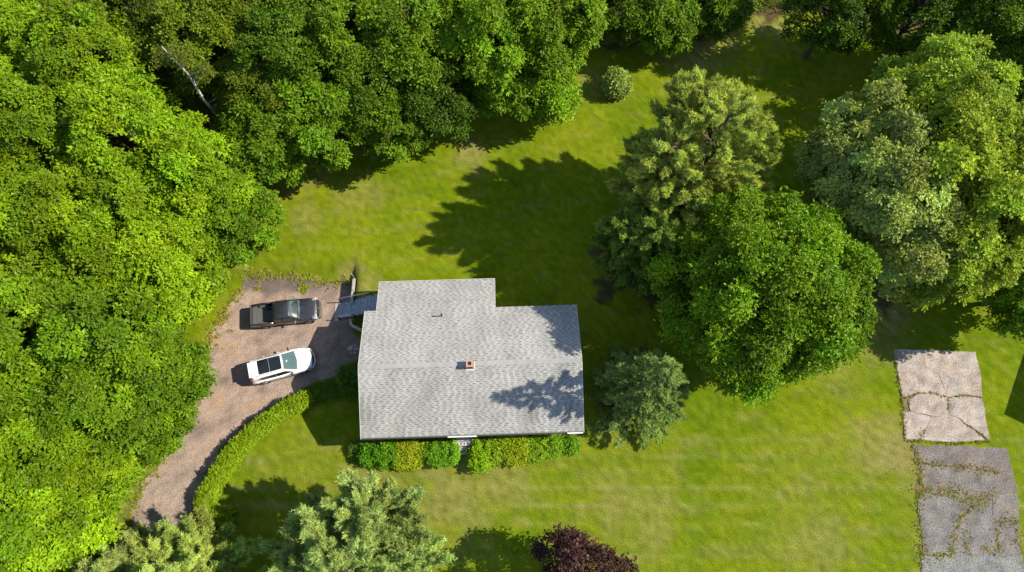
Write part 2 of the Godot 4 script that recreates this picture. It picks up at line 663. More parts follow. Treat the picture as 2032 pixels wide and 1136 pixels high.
func slab(b: Buf, u0: float, u1: float, z0: float, z1: float, drop: float, thick: float) -> void:
	var p := func(u: float, z: float, d: float) -> Vector3: return Vector3(u, roof_y(z) - d, z)
	var r0 := PackedVector3Array([p.call(u0, z0, drop), p.call(u0, z1, drop), p.call(u0, z1, drop + thick), p.call(u0, z0, drop + thick)])
	var r1 := PackedVector3Array([p.call(u1, z0, drop), p.call(u1, z1, drop), p.call(u1, z1, drop + thick), p.call(u1, z0, drop + thick)])
	b.loft([r0, r1])


func shingles(side: float, seed_: int) -> Buf:
	rng.seed = seed_
	var b := Buf.new()
	var al := atan(FALL)
	var down := Vector3(0, -sin(al), cos(al) * side)
	var nrm := Vector3(0, cos(al), sin(al) * side)
	var top := Vector3(0, RIDGE, 0)
	var course := 0.127
	var last := (FRONT if side > 0 else BUMP) / cos(al) + 0.03
	var rows := int(last / course)
	for r in rows:
		var s0 := r * course
		var s1 := s0 + course
		var u0 := -HALF - 0.02
		var u1 := HALF + 0.02
		if side < 0 and s1 * cos(al) > REAR + 0.06:
			u0 = BL - 0.02
			u1 = BR + 0.02
		var u := u0 - rng.randf() * 0.3
		while u < u1:
			var wide := rng.randf_range(0.16, 0.30)
			var gap := rng.randf_range(0.16, 0.28)
			var stain := 1.0 + 0.20 * n_mid.get_noise_2d(u * 2.2 + 40.0 * side, s0 * 1.1) - (0.30 * maxf(0.0, n_big.get_noise_2d(u * 7.0 + 9.0, s0 * 3.0 + 50.0)) if side > 0 else 0.0)
			for k in 2:
				var a := maxf(u, u0)
				var e := minf(u + (wide if k == 0 else gap), u1)
				u += wide if k == 0 else gap
				if e - a < 0.03: continue
				var g := rng.randf_range(0.275, 0.325) * stain * (0.97 if side > 0 else 1.0)
				var light := Color(g, g * 1.012, g * 0.96)
				var q := g * rng.randf_range(0.42, 0.7)
				var cuts := [[s0 - 0.02, s1, 0.002, 0.016, light]]
				if k == 1:
					var mid_s := s0 + course * rng.randf_range(0.46, 0.6)
					cuts = [[s0 - 0.02, mid_s, 0.002, 0.013, light], [mid_s, s1, 0.006, 0.008, Color(q, q, q * 1.06)]]
				for c in cuts:
					b.col = c[4]
					var p0: Vector3 = top + down * maxf(c[0], 0.0) + nrm * c[2]
					var p1: Vector3 = top + down * c[1] + nrm * c[3]
					var p2: Vector3 = top + down * c[1] - nrm * 0.004
					var ua := Vector3(a + 0.003, 0, 0)
					var ub := Vector3(e - 0.003, 0, 0)
					if side > 0:
						b.quad(p0 + ua, p0 + ub, p1 + ub, p1 + ua); b.quad(p1 + ua, p1 + ub, p2 + ub, p2 + ua)
					else:
						b.quad(p0 + ub, p0 + ua, p1 + ua, p1 + ub); b.quad(p1 + ub, p1 + ua, p2 + ua, p2 + ub)
	# emitted counter-clockwise; turn to Godot's clockwise
	for i in range(0, b.v.size(), 3):
		var t := b.v[i + 1]
		b.v[i + 1] = b.v[i + 2]
		b.v[i + 2] = t
	return b


func window_at(parent: Node, at: Vector3, w: float, h: float, turn: float) -> void:
	var f := Buf.new()
	for s in [-1, 1]:
		f.box(Vector3(s * (w / 2 + 0.03), 0, 0.01), Vector3(0.06, h + 0.12, 0.08))
		f.box(Vector3(0, s * (h / 2 + 0.03), 0.01), Vector3(w - 0.002, 0.06, 0.08))
	f.box(Vector3(0, 0, 0.0), Vector3(w - 0.004, 0.04, 0.05))
	var o := obj("window", f, M.white, parent, false, false)
	o.position = at
	o.rotation.y = turn
	var g := Buf.new()
	g.box(Vector3(0, 0, -0.01), Vector3(w - 0.01, h - 0.01, 0.012))
	obj("pane", g, M.glass, o)


func build_house(at: Vector3, turn: float) -> void:
	var o := thing("bungalow", "single storey bungalow with light grey shingle roof and small brick chimney", "house", at, turn)
	# walls, down to the basement
	var w := Buf.new()
	var z0 := -3.9
	var z1 := 4.2
	var x0 := -7.2
	var x1 := 7.2
	var foot := -1.2
	w.box(Vector3(0, (foot + 2.9) / 2, z1 - 0.08), Vector3(x1 - x0, 2.9 - foot, 0.16))
	w.box(Vector3((1.4 + x1) / 2, (foot + 3.0) / 2, z0 + 0.08), Vector3(x1 - 1.4, 3.0 - foot, 0.16))
	w.box(Vector3((x0 - 6.4) / 2, (foot + 3.0) / 2, z0 + 0.08), Vector3(0.8, 3.0 - foot, 0.16))
	for s in [-1, 1]:
		var x: float = s * 7.2
		var r0 := PackedVector3Array([Vector3(x, foot, z0 + 0.16), Vector3(x, foot, z1 - 0.16), Vector3(x, roof_y(z1) - 0.1, z1 - 0.16), Vector3(x, RIDGE - 0.17, 0), Vector3(x, roof_y(z0) - 0.1, z0 + 0.16)])
		var r1 := PackedVector3Array()
		for p in r0: r1.append(p - Vector3(s * 0.16, 0, 0))
		w.loft([r0, r1])
	w.box(Vector3(-2.5, (foot + 2.2) / 2, -6.32), Vector3(7.8, 2.2 - foot, 0.16))
	for x in [-6.32, 1.32]:
		var r0 := PackedVector3Array([Vector3(x - 0.08, foot, -6.24), Vector3(x - 0.08, foot, -3.9), Vector3(x - 0.08, roof_y(-3.9) - 0.1, -3.9), Vector3(x - 0.08, roof_y(-6.24) - 0.1, -6.24)])
		var r1 := PackedVector3Array()
		for p in r0: r1.append(p + Vector3(0.16, 0, 0))
		w.loft([r0, r1])
	obj("wall", w, M.siding, o, false, false)
	# roof deck, then the shingles
	var d := Buf.new()
	slab(d, -HALF, HALF, 0.0, FRONT, 0.012, 0.14)
	slab(d, -HALF, HALF, -REAR, 0.0, 0.012, 0.14)
	slab(d, BL, BR, -BUMP, -REAR - 0.002, 0.014, 0.135)
	var roof := obj("roof", d, M.fascia, o, false, false)
	for side in [1.0, -1.0]:
		var st := shingles(side, 31 if side > 0 else 32)
		var sh := MeshInstance3D.new()
		sh.name = "shingles"
		sh.mesh = st.mesh(M.shingle, false, false)
		roof.add_child(sh, true)
		sh.set_meta("kind", "stuff")
	var cap := Buf.new()
	rng.seed = 77
	var u := -HALF
	while u < HALF - 0.1:
		var g := rng.randf_range(0.27, 0.32)
		cap.col = Color(g, g, g)
		var e := minf(u + 0.3, HALF + 0.02)
		for s in [-1.0, 1.0]:
			var q := [Vector3(u, RIDGE + 0.022, 0), Vector3(e, RIDGE + 0.034, 0), Vector3(e, RIDGE + 0.034 - 0.14 * FALL, s * 0.14), Vector3(u, RIDGE + 0.022 - 0.14 * FALL, s * 0.14)]
			if s > 0: cap.quad(q[0], q[1], q[2], q[3])
			else: cap.quad(q[1], q[0], q[3], q[2])
			var q2: Vector3 = q[2]
			var q3: Vector3 = q[3]
			if s > 0: cap.quad(q[2], q2 - Vector3(0, 0.02, 0), q3 - Vector3(0, 0.02, 0), q[3])
			else: cap.quad(q[3], q3 - Vector3(0, 0.02, 0), q2 - Vector3(0, 0.02, 0), q[2])
		u += 0.3
	var rc := obj("ridge_cap", cap, M.shingle, roof, false, false)
	rc.set_meta("kind", "stuff")
	# drip edge all round, gutter in front
	var f := Buf.new()
	for s in [-1, 1]:
		for zz in [[0.0, FRONT + 0.012], [-REAR - 0.012, 0.0]]:
			var mz: float = (zz[0] + zz[1]) / 2
			var ln: float = (zz[1] - zz[0]) * sqrt(1.0 + FALL * FALL)
			f.box(Vector3(s * (HALF + 0.014), roof_y(mz) - 0.07, mz), Vector3(0.022, 0.16, ln), Basis(Vector3.RIGHT, FALL * 0.962 * signf(mz)))
	f.box(Vector3(0, roof_y(REAR) - 0.09, -REAR - 0.014), Vector3(2 * HALF, 0.15, 0.022))
	f.box(Vector3((BL + BR) / 2, roof_y(BUMP) - 0.08, -BUMP - 0.014), Vector3(BR - BL, 0.15, 0.022))
	for x in [BL - 0.012, BR + 0.012]:
		var mz := -(BUMP + REAR) / 2 - 0.014
		f.box(Vector3(x, roof_y(mz) - 0.07, mz), Vector3(0.022, 0.15, (BUMP - REAR) * 1.059 - 0.03), Basis(Vector3.RIGHT, -FALL * 0.962))
	obj("drip_edge", f, M.white, roof, false, false)
	var gt := Buf.new()
	gt.box(Vector3(0, roof_y(FRONT) - 0.15, FRONT + 0.02), Vector3(2 * HALF - 0.03, 0.012, 0.08))
	gt.box(Vector3(0, roof_y(FRONT) - 0.10, FRONT + 0.07), Vector3(2 * HALF - 0.03, 0.11, 0.012))
	obj("gutter", gt, M.dark_metal, o, false, false)
	for q in [[-1.69, 0.29], [6.42, 7.50]]:
		var wg := Buf.new()
		wg.cbox(Vector3((q[0] + q[1]) / 2, roof_y(FRONT) - 0.035, FRONT + 0.065), Vector3(q[1] - q[0], 0.05, 0.09), 0.01)
		obj("gutter_cover", wg, M.white, o)
	# chimney: brick courses round a dark flue
	var cx := -0.03
	var cz := 0.10
	var ch := Buf.new()
	ch.box(Vector3(cx, 4.55, cz), Vector3(0.40, 0.86, 0.40))
	var chim := obj("chimney", ch, M.mortar, o)
	rng.seed = 5
	var bricks := Buf.new()
	for r in 11:
		var y := 4.17 + r * 0.079
		var n := 3
		for side in 4:
			var b := Basis(Vector3.UP, side * PI / 2)
			for i in n:
				var k := rng.randf_range(0.75, 1.15)
				bricks.col = Color(0.25 * k, 0.105 * k, 0.065 * k)
				var off := -0.17 + 0.17 * i + (0.02 if r % 2 else -0.02)
				bricks.cbox(Vector3(cx, y, cz) + b * Vector3(off, 0, 0.215 + rng.randf_range(-0.003, 0.003)), Vector3(0.155, 0.066, 0.07), 0.004, b)
	var bs := obj("bricks", bricks, M.tint, chim, false, false)
	bs.set_meta("kind", "stuff")
	var crown := Buf.new()
	for side in 4:
		var b := Basis(Vector3.UP, side * PI / 2)
		crown.cbox(Vector3(cx, 5.04, cz) + b * Vector3(0.058, 0, 0.175), Vector3(0.38, 0.06, 0.115), 0.012, b)
	obj("chimney_crown", crown, M.brick_pale, chim, false, false)
	var fl := Buf.new()
	fl.box(Vector3(cx, 4.985, cz), Vector3(0.24, 0.02, 0.24))
	obj("flue", fl, M.black, chim)
	var fz := Buf.new()
	fz.cbox(Vector3(cx, roof_y(0.32) + 0.03, 0.40), Vector3(0.58, 0.02, 0.14), 0.006, Basis(Vector3.RIGHT, FALL))
	fz.cbox(Vector3(cx + 0.30, roof_y(0.1) + 0.06, 0.12), Vector3(0.07, 0.03, 0.5), 0.006)
	obj("flashing", fz, M.flash, roof, false, false)
	# plumbing vent
	var vp := Buf.new()
	vp.lathe([Vector2(0.05, -0.2), Vector2(0.05, 0.62), Vector2(0.036, 0.62), Vector2(0.034, 0.2)], 12, Vector3(-2.03, roof_y(3.72), -3.72))
	obj("vent_pipe", vp, M.black, roof, true)
	# doors and windows under the eaves
	for x in [-5.6, -3.2, 3.2, 5.6]:
		window_at(o, Vector3(x, 1.55, 4.2), 1.3, 1.1, 0)
	for x in [-5.0, -0.6]:
		window_at(o, Vector3(x, 1.3, -6.4), 1.0, 0.9, PI)
	window_at(o, Vector3(4.6, 1.5, -3.9), 1.2, 1.0, PI)
	for z in [-1.5, 1.8]:
		window_at(o, Vector3(7.2, 1.5, z), 1.0, 1.0, PI / 2)
		window_at(o, Vector3(-7.2, 1.75, z + 0.4), 0.9, 1.0, -PI / 2)
	for dd in [[Vector3(-0.72, 1.5, 4.2), 0.0, 0.95, 2.0], [Vector3(-6.4, 1.55, -5.15), -PI / 2, 0.9, 1.95]]:
		var db := Buf.new()
		db.cbox(Vector3(0, 0, 0.01), Vector3(dd[2], dd[3], 0.06), 0.01)
		var door := obj("door", db, M.white, o)
		door.position = dd[0]
		door.rotation.y = dd[1]
		var hb := Buf.new()
		hb.lathe([Vector2(0.0, 0), Vector2(0.03, 0.01), Vector2(0.03, 0.04), Vector2(0.0, 0.05)], 8, Vector3(0.36, -0.05, 0.045), Basis(Vector3.RIGHT, PI / 2))
		obj("handle", hb, M.chrome, door, true)
	var gd := Buf.new()
	for k in 4:
		gd.cbox(Vector3(0, -0.78 + 0.52 * k, 0.01), Vector3(2.5, 0.5, 0.05), 0.012)
	var gdo := obj("garage_door", gd, M.white, o)
	gdo.position = Vector3(-7.2, 0.22, -1.5)
	gdo.rotation.y = -PI / 2


# ---- cars: local x forward, z to the right
func section(x: float, hw: float, y0: float, y1: float, tuck := 0.05, round_ := 0.10, crown := 0.03) -> PackedVector3Array:
	var r := PackedVector3Array()
	for s in [1, -1]:
		var half := [Vector2(hw - tuck - 0.06, y0), Vector2(hw - tuck, y0 + 0.05), Vector2(hw, lerpf(y0, y1, 0.48)), Vector2(hw - 0.015, y1 - round_), Vector2(hw - round_ * 0.35, y1 - round_ * 0.35), Vector2(hw - round_ * 1.1, y1), Vector2(hw * 0.45, y1 + crown * 0.8)]
		if s == -1: half.reverse()
		for p in half:
			r.append(Vector3(x, p.y, p.x * s))
	return r


func plan_ring(y: float, xa: float, xb: float, hw_a: float, hw_b: float, rnd: float, bow := 0.0) -> PackedVector3Array:
	# rounded outline at height y from x = xa (rear) to xb (front)
	var r := PackedVector3Array()
	var pts := [[xa, hw_a - rnd], [xa + rnd * 0.3, hw_a - rnd * 0.3], [xa + rnd, hw_a], [lerpf(xa, xb, 0.5), (hw_a + hw_b) / 2 + 0.01], [xb - rnd, hw_b], [xb - rnd * 0.3, hw_b - rnd * 0.3], [xb + bow * 0.5, hw_b - rnd], [xb + bow, hw_b * 0.4]]
	for p in pts: r.append(Vector3(p[0], y, p[1]))
	pts.reverse()
	for p in pts: r.append(Vector3(p[0], y, -p[1]))
	return r


func wheel(parent: Node, at: Vector3, r: float, w: float) -> void:
	var b := Buf.new()
	var turn := Basis(Vector3.RIGHT, PI / 2)
	b.lathe([Vector2(r * 0.62, -w / 2), Vector2(r * 0.92, -w / 2), Vector2(r, -w / 2 + 0.035), Vector2(r, w / 2 - 0.035), Vector2(r * 0.92, w / 2), Vector2(r * 0.62, w / 2), Vector2(r * 0.6, 0)], 28, Vector3.ZERO, turn)
	var hub := Node3D.new()
	hub.name = "wheel"
	parent.add_child(hub, true)
	hub.position = at
	obj("tyre", b, M.rubber, hub, true)
	var rim := Buf.new()
	rim.lathe([Vector2(r * 0.61, -w * 0.42), Vector2(r * 0.61, w * 0.42), Vector2(r * 0.55, w * 0.40), Vector2(r * 0.52, w * 0.1), Vector2(r * 0.52, -w * 0.1), Vector2(r * 0.55, -w * 0.4)], 28, Vector3.ZERO, turn)
	for s in [-1, 1]:
		for k in 6:
			var a := TAU * k / 6
			rim.box(Vector3(cos(a) * r * 0.3, sin(a) * r * 0.3, s * w * 0.34), Vector3(r * 0.54, r * 0.14, 0.03), Basis(Vector3.BACK, a))
		rim.lathe([Vector2(0.001, -0.03), Vector2(r * 0.15, -0.03), Vector2(r * 0.15, 0.03), Vector2(0.001, 0.03)], 10, Vector3(0, 0, s * w * 0.36), turn)
	obj("rim", rim, M.alloy, hub, false, false)


func quad_pane(called: String, pts: Array, m: Material, parent: Node, off: float, rnd := 0.0) -> void:
	# a thin pane laid on a body face; pts in order round the pane
	var a: Vector3 = pts[0]
	var n: Vector3 = (pts[1] - a).cross(pts[pts.size() - 1] - a).normalized()
	var mid := Vector3.ZERO
	for p in pts: mid += p
	mid /= pts.size()
	if n.dot(mid - Vector3(0, 0.7, 0)) < 0: n = -n
	var b := Buf.new()
	var r0 := PackedVector3Array()
	var r1 := PackedVector3Array()
	for p in pts:
		r0.append(p + n * (off - 0.006))
		r1.append(p + n * off)
	b.loft([r0, r1])
	obj(called, b, m, parent)


func mirrors(parent: Node, x: float, y: float, hw: float, m: Material) -> void:
	for s in [-1, 1]:
		var b := Buf.new()
		b.cbox(Vector3(x, y, s * (hw + 0.13)), Vector3(0.12, 0.15, 0.20), 0.04)
		b.cbox(Vector3(x + 0.02, y - 0.05, s * (hw + 0.015)), Vector3(0.07, 0.05, 0.10), 0.015)
		obj("wing_mirror", b, m, parent, false, false)


func build_truck(at: Vector3, turn: float) -> void:
	var o := thing("pickup_truck", "dark grey pickup truck with open cargo bed, parked nearest the outside stairs", "pickup truck", at, turn)
	var p: StandardMaterial3D = M.truck_paint
	# front body: cab base, wings and bonnet
	var b := Buf.new()
	b.loft([section(-0.80, 0.88, 0.42, 1.13, 0.05, 0.05, 0.0), section(0.2, 0.90, 0.40, 1.14), section(1.02, 0.90, 0.40, 1.13), section(1.25, 0.90, 0.40, 1.12, 0.05, 0.12, 0.04), section(1.8, 0.89, 0.42, 1.09, 0.05, 0.14, 0.05), section(2.18, 0.86, 0.44, 1.03, 0.05, 0.16, 0.05), section(2.36, 0.80, 0.46, 0.96, 0.05, 0.16, 0.04), section(2.46, 0.70, 0.5, 0.86, 0.05, 0.12, 0.02)])
	obj("body", b, p, o, true)
	for s in [-1.0, 1.0]: # bonnet creases
		var cr := Buf.new()
		cr.tube([Vector3(1.2, 1.158, s * 0.36), Vector3(1.75, 1.133, s * 0.34), Vector3(2.28, 1.03, s * 0.28)], [0.012, 0.016, 0.008], 5)
		obj("bonnet_crease", cr, p, o, true)
	var hood := Buf.new()
	hood.tube([Vector3(2.30, 1.012, -0.62), Vector3(2.345, 1.012, -0.2), Vector3(2.345, 1.012, 0.2), Vector3(2.30, 1.012, 0.62)], [0.02, 0.025, 0.025, 0.02], 6)
	obj("bonnet_lip", hood, M.alloy, o, true)
	# cab
	var c := Buf.new()
	c.loft([plan_ring(1.09, -0.80, 1.16, 0.84, 0.80, 0.10, 0.06), plan_ring(1.30, -0.79, 0.95, 0.82, 0.77, 0.11, 0.06), plan_ring(1.62, -0.72, 0.52, 0.70, 0.66, 0.13, 0.05), plan_ring(1.70, -0.66, 0.43, 0.64, 0.60, 0.13, 0.04), plan_ring(1.735, -0.50, 0.28, 0.45, 0.42, 0.13, 0.02)])
	obj("cab", c, p, o, true)
	for k in 5: # pressed ribs along the roof
		var rb := Buf.new()
		var zz := -0.44 + 0.22 * k
		rb.tube([Vector3(-0.6, 1.716, zz), Vector3(-0.1, 1.736 - absf(zz) * 0.03, zz), Vector3(0.34, 1.716, zz)], [0.006, 0.010, 0.006], 5)
		obj("roof_rib", rb, p, o, true)
	quad_pane("windscreen", [Vector3(1.13, 1.14, -0.72), Vector3(1.19, 1.14, 0.0), Vector3(1.13, 1.14, 0.72), Vector3(0.50, 1.64, 0.58), Vector3(0.53, 1.64, 0.0), Vector3(0.50, 1.64, -0.58)], M.windscreen, o, 0.024)
	quad_pane("rear_window", [Vector3(-0.80, 1.2, -0.66), Vector3(-0.80, 1.2, 0.66), Vector3(-0.72, 1.58, 0.56), Vector3(-0.72, 1.58, -0.56)], M.car_glass, o, 0.012)
	for s in [-1.0, 1.0]:
		quad_pane("side_window", [Vector3(-0.02, 1.18, s * 0.825), Vector3(0.80, 1.18, s * 0.80), Vector3(0.47, 1.58, s * 0.69), Vector3(-0.02, 1.58, s * 0.71)], M.car_glass, o, 0.022)
		quad_pane("side_window", [Vector3(-0.62, 1.18, s * 0.835), Vector3(-0.12, 1.18, s * 0.83), Vector3(-0.12, 1.58, s * 0.715), Vector3(-0.56, 1.58, s * 0.72)], M.car_glass, o, 0.022)
	var rm := Buf.new()
	rm.cbox(Vector3(0.60, 1.52, 0), Vector3(0.05, 0.07, 0.22), 0.02)
	obj("rear_view_mirror", rm, M.alloy, o)
	var dash := Buf.new()
	dash.cbox(Vector3(0.85, 1.10, 0), Vector3(0.5, 0.08, 1.3), 0.03)
	obj("dashboard", dash, M.cloth_grey, o)
	var wp := Buf.new()
	for s in [-0.55, 0.08]:
		wp.tube([Vector3(1.2, 1.165, s), Vector3(1.15, 1.19, s + 0.5)], [0.012, 0.008], 5)
	obj("wiper", wp, M.black, o, false, false)
	# cargo bed: floor, sides, tailgate, bulkhead
	var fl := Buf.new()
	fl.box(Vector3(-1.68, 0.70, 0), Vector3(1.64, 0.05, 1.50))
	for k in 9:
		fl.box(Vector3(-1.68, 0.732, -0.68 + 0.17 * k), Vector3(1.60, 0.016, 0.07))
	obj("bed_floor", fl, M.bed, o, false, false)
	for s in [-1.0, 1.0]:
		var sd := Buf.new()
		var prof := func(x: float, hw: float) -> PackedVector3Array:
			var r := PackedVector3Array()
			for q in [Vector2(hw - 0.10, 0.46), Vector2(hw - 0.02, 0.50), Vector2(hw + 0.005, 0.80), Vector2(hw - 0.01, 1.05), Vector2(hw - 0.03, 1.12), Vector2(hw - 0.06, 1.14), Vector2(hw - 0.115, 1.14), Vector2(hw - 0.13, 1.12), Vector2(hw - 0.135, 0.5)]:
				r.append(Vector3(x, q.y, q.x * s))
			return r
		sd.loft([prof.call(-2.52, 0.84), prof.call(-2.3, 0.875), prof.call(-1.65, 0.895), prof.call(-0.81, 0.885)])
		obj("bed_side", sd, p, o, true)
		var wl := Buf.new()
		wl.cbox(Vector3(-1.62, 0.80, s * 0.68), Vector3(0.75, 0.22, 0.16), 0.06)
		obj("wheel_housing", wl, M.bed, o)
		for x in [-2.34, -1.78]:
			var td := Buf.new()
			td.cbox(Vector3(x, 0.765, s * 0.56), Vector3(0.05, 0.05, 0.05), 0.012)
			obj("tie_down", td, M.chrome, o)
		var hl := Buf.new()
		hl.loft([section(0, 0.15, -0.12, 0.10, 0.02, 0.05, 0.01), section(0.24, 0.13, -0.13, 0.085, 0.02, 0.05, 0.01), section(0.40, 0.07, -0.12, 0.02, 0.02, 0.03, 0.01)])
		var ho := obj("headlight", hl, M.lamp_glass, o, true)
		ho.position = Vector3(2.07, 0.975, s * 0.70)
		ho.rotation.y = -s * 0.22
		var tl := Buf.new()
		tl.cbox(Vector3(-2.535, 0.92, s * 0.80), Vector3(0.06, 0.30, 0.10), 0.02)
		obj("tail_light", tl, M.tail_red, o)
		for x in [-1.62, 1.62]:
			wheel(o, Vector3(x, 0.37, s * 0.78), 0.37, 0.25)
			var fl2 := Buf.new() # the flared arch
			var pts := []
			for k in 9:
				var a := PI * k / 8.0
				pts.append(Vector3(x + cos(a) * 0.46, 0.40 + sin(a) * 0.44, s * 0.885))
			fl2.tube(pts, [0.02, 0.03, 0.035, 0.035, 0.035, 0.035, 0.035, 0.03, 0.02], 6)
			obj("wheel_arch", fl2, p, o, true)
		var hn := Buf.new()
		hn.cbox(Vector3(0.05, 1.03, s * 0.91), Vector3(0.2, 0.035, 0.03), 0.01)
		obj("door_handle", hn, p, o)
	var tg := Buf.new()
	tg.cbox(Vector3(-2.53, 0.84, 0), Vector3(0.075, 0.58, 1.54), 0.02)
	obj("tailgate", tg, p, o)
	var tt := Buf.new()
	tt.cbox(Vector3(-2.53, 1.145, 0), Vector3(0.085, 0.025, 1.50), 0.01)
	obj("tailgate_cap", tt, M.plastic, o)
	var bh := Buf.new()
	bh.cbox(Vector3(-0.86, 0.90, 0), Vector3(0.05, 0.44, 1.5), 0.015)
	obj("bulkhead", bh, p, o)
	for q in [[-2.62, 0.56, 1.66, "bumper"], [2.50, 0.56, 1.50, "bumper"]]:
		var bm := Buf.new()
		bm.loft([plan_ring(q[1] - 0.11, q[0] - 0.08, q[0] + 0.07, q[2] / 2, q[2] / 2 - 0.08, 0.06, 0.05), plan_ring(q[1] + 0.09, q[0] - 0.08, q[0] + 0.07, q[2] / 2, q[2] / 2 - 0.08, 0.06, 0.05), plan_ring(q[1] + 0.12, q[0] - 0.06, q[0] + 0.05, q[2] / 2 - 0.03, q[2] / 2 - 0.11, 0.05, 0.05)])
		obj(q[3], bm, M.plastic if q[0] > 0 else M.alloy, o, true)
	var gr := Buf.new()
	gr.cbox(Vector3(2.45, 0.84, 0), Vector3(0.09, 0.22, 0.95), 0.03)
	for k in 3: gr.box(Vector3(2.50, 0.77 + 0.07 * k, 0), Vector3(0.012, 0.02, 0.9))
	obj("grille", gr, M.black, o, false, false)
	var em := Buf.new() # small white three-pointed badge
	for k in 3:
		var a := PI / 2 + TAU * k / 3
		var d := Vector3(-0.05, sin(a), cos(a)).normalized()
		var sd2 := Vector3(0, cos(a), -sin(a))
		var q := Vector3(2.505, 0.93, 0)
		em.loft([PackedVector3Array([q, q + d * 0.045 + sd2 * 0.025, q + d * 0.09, q + d * 0.045 - sd2 * 0.025]), PackedVector3Array([q + Vector3(0.012, 0.012, 0), q + d * 0.045 + sd2 * 0.025 + Vector3(0.012, 0.012, 0), q + d * 0.09 + Vector3(0.012, 0.012, 0), q + d * 0.045 - sd2 * 0.025 + Vector3(0.012, 0.012, 0)])])
	obj("badge", em, M.white, o, false, false)
	# what lies in the bed
	var bag := Buf.new()
	var turned := Basis(Vector3.UP, turn)
	bag.loft([plan_ring(0.0, -0.25, 0.25, 0.14, 0.12, 0.08), plan_ring(0.12, -0.27, 0.26, 0.16, 0.14, 0.09), plan_ring(0.25, -0.2, 0.2, 0.11, 0.10, 0.07), plan_ring(0.30, -0.1, 0.12, 0.05, 0.05, 0.03)])
	var bo := obj("black_bag", bag, M.shiny_black, self, true)
	bo.position = at + turned * Vector3(-1.10, 0.74, -0.50)
	bo.rotation.y = turn
	tag(bo, "shiny black bag lying in the truck bed behind the cab", "bag")
	var jar := Buf.new()
	jar.lathe([Vector2(0.001, 0), Vector2(0.11, 0), Vector2(0.12, 0.05), Vector2(0.12, 0.22), Vector2(0.10, 0.24), Vector2(0.10, 0.05), Vector2(0.001, 0.05)], 14, Vector3.ZERO)
	var jo := obj("bucket", jar, M.plastic, self, true)
	jo.position = at + turned * Vector3(-1.42, 0.74, -0.53)
	tag(jo, "small grey bucket in the truck bed beside the black bag", "bucket")
	mirrors(o, 0.80, 1.17, 0.86, M.chrome)


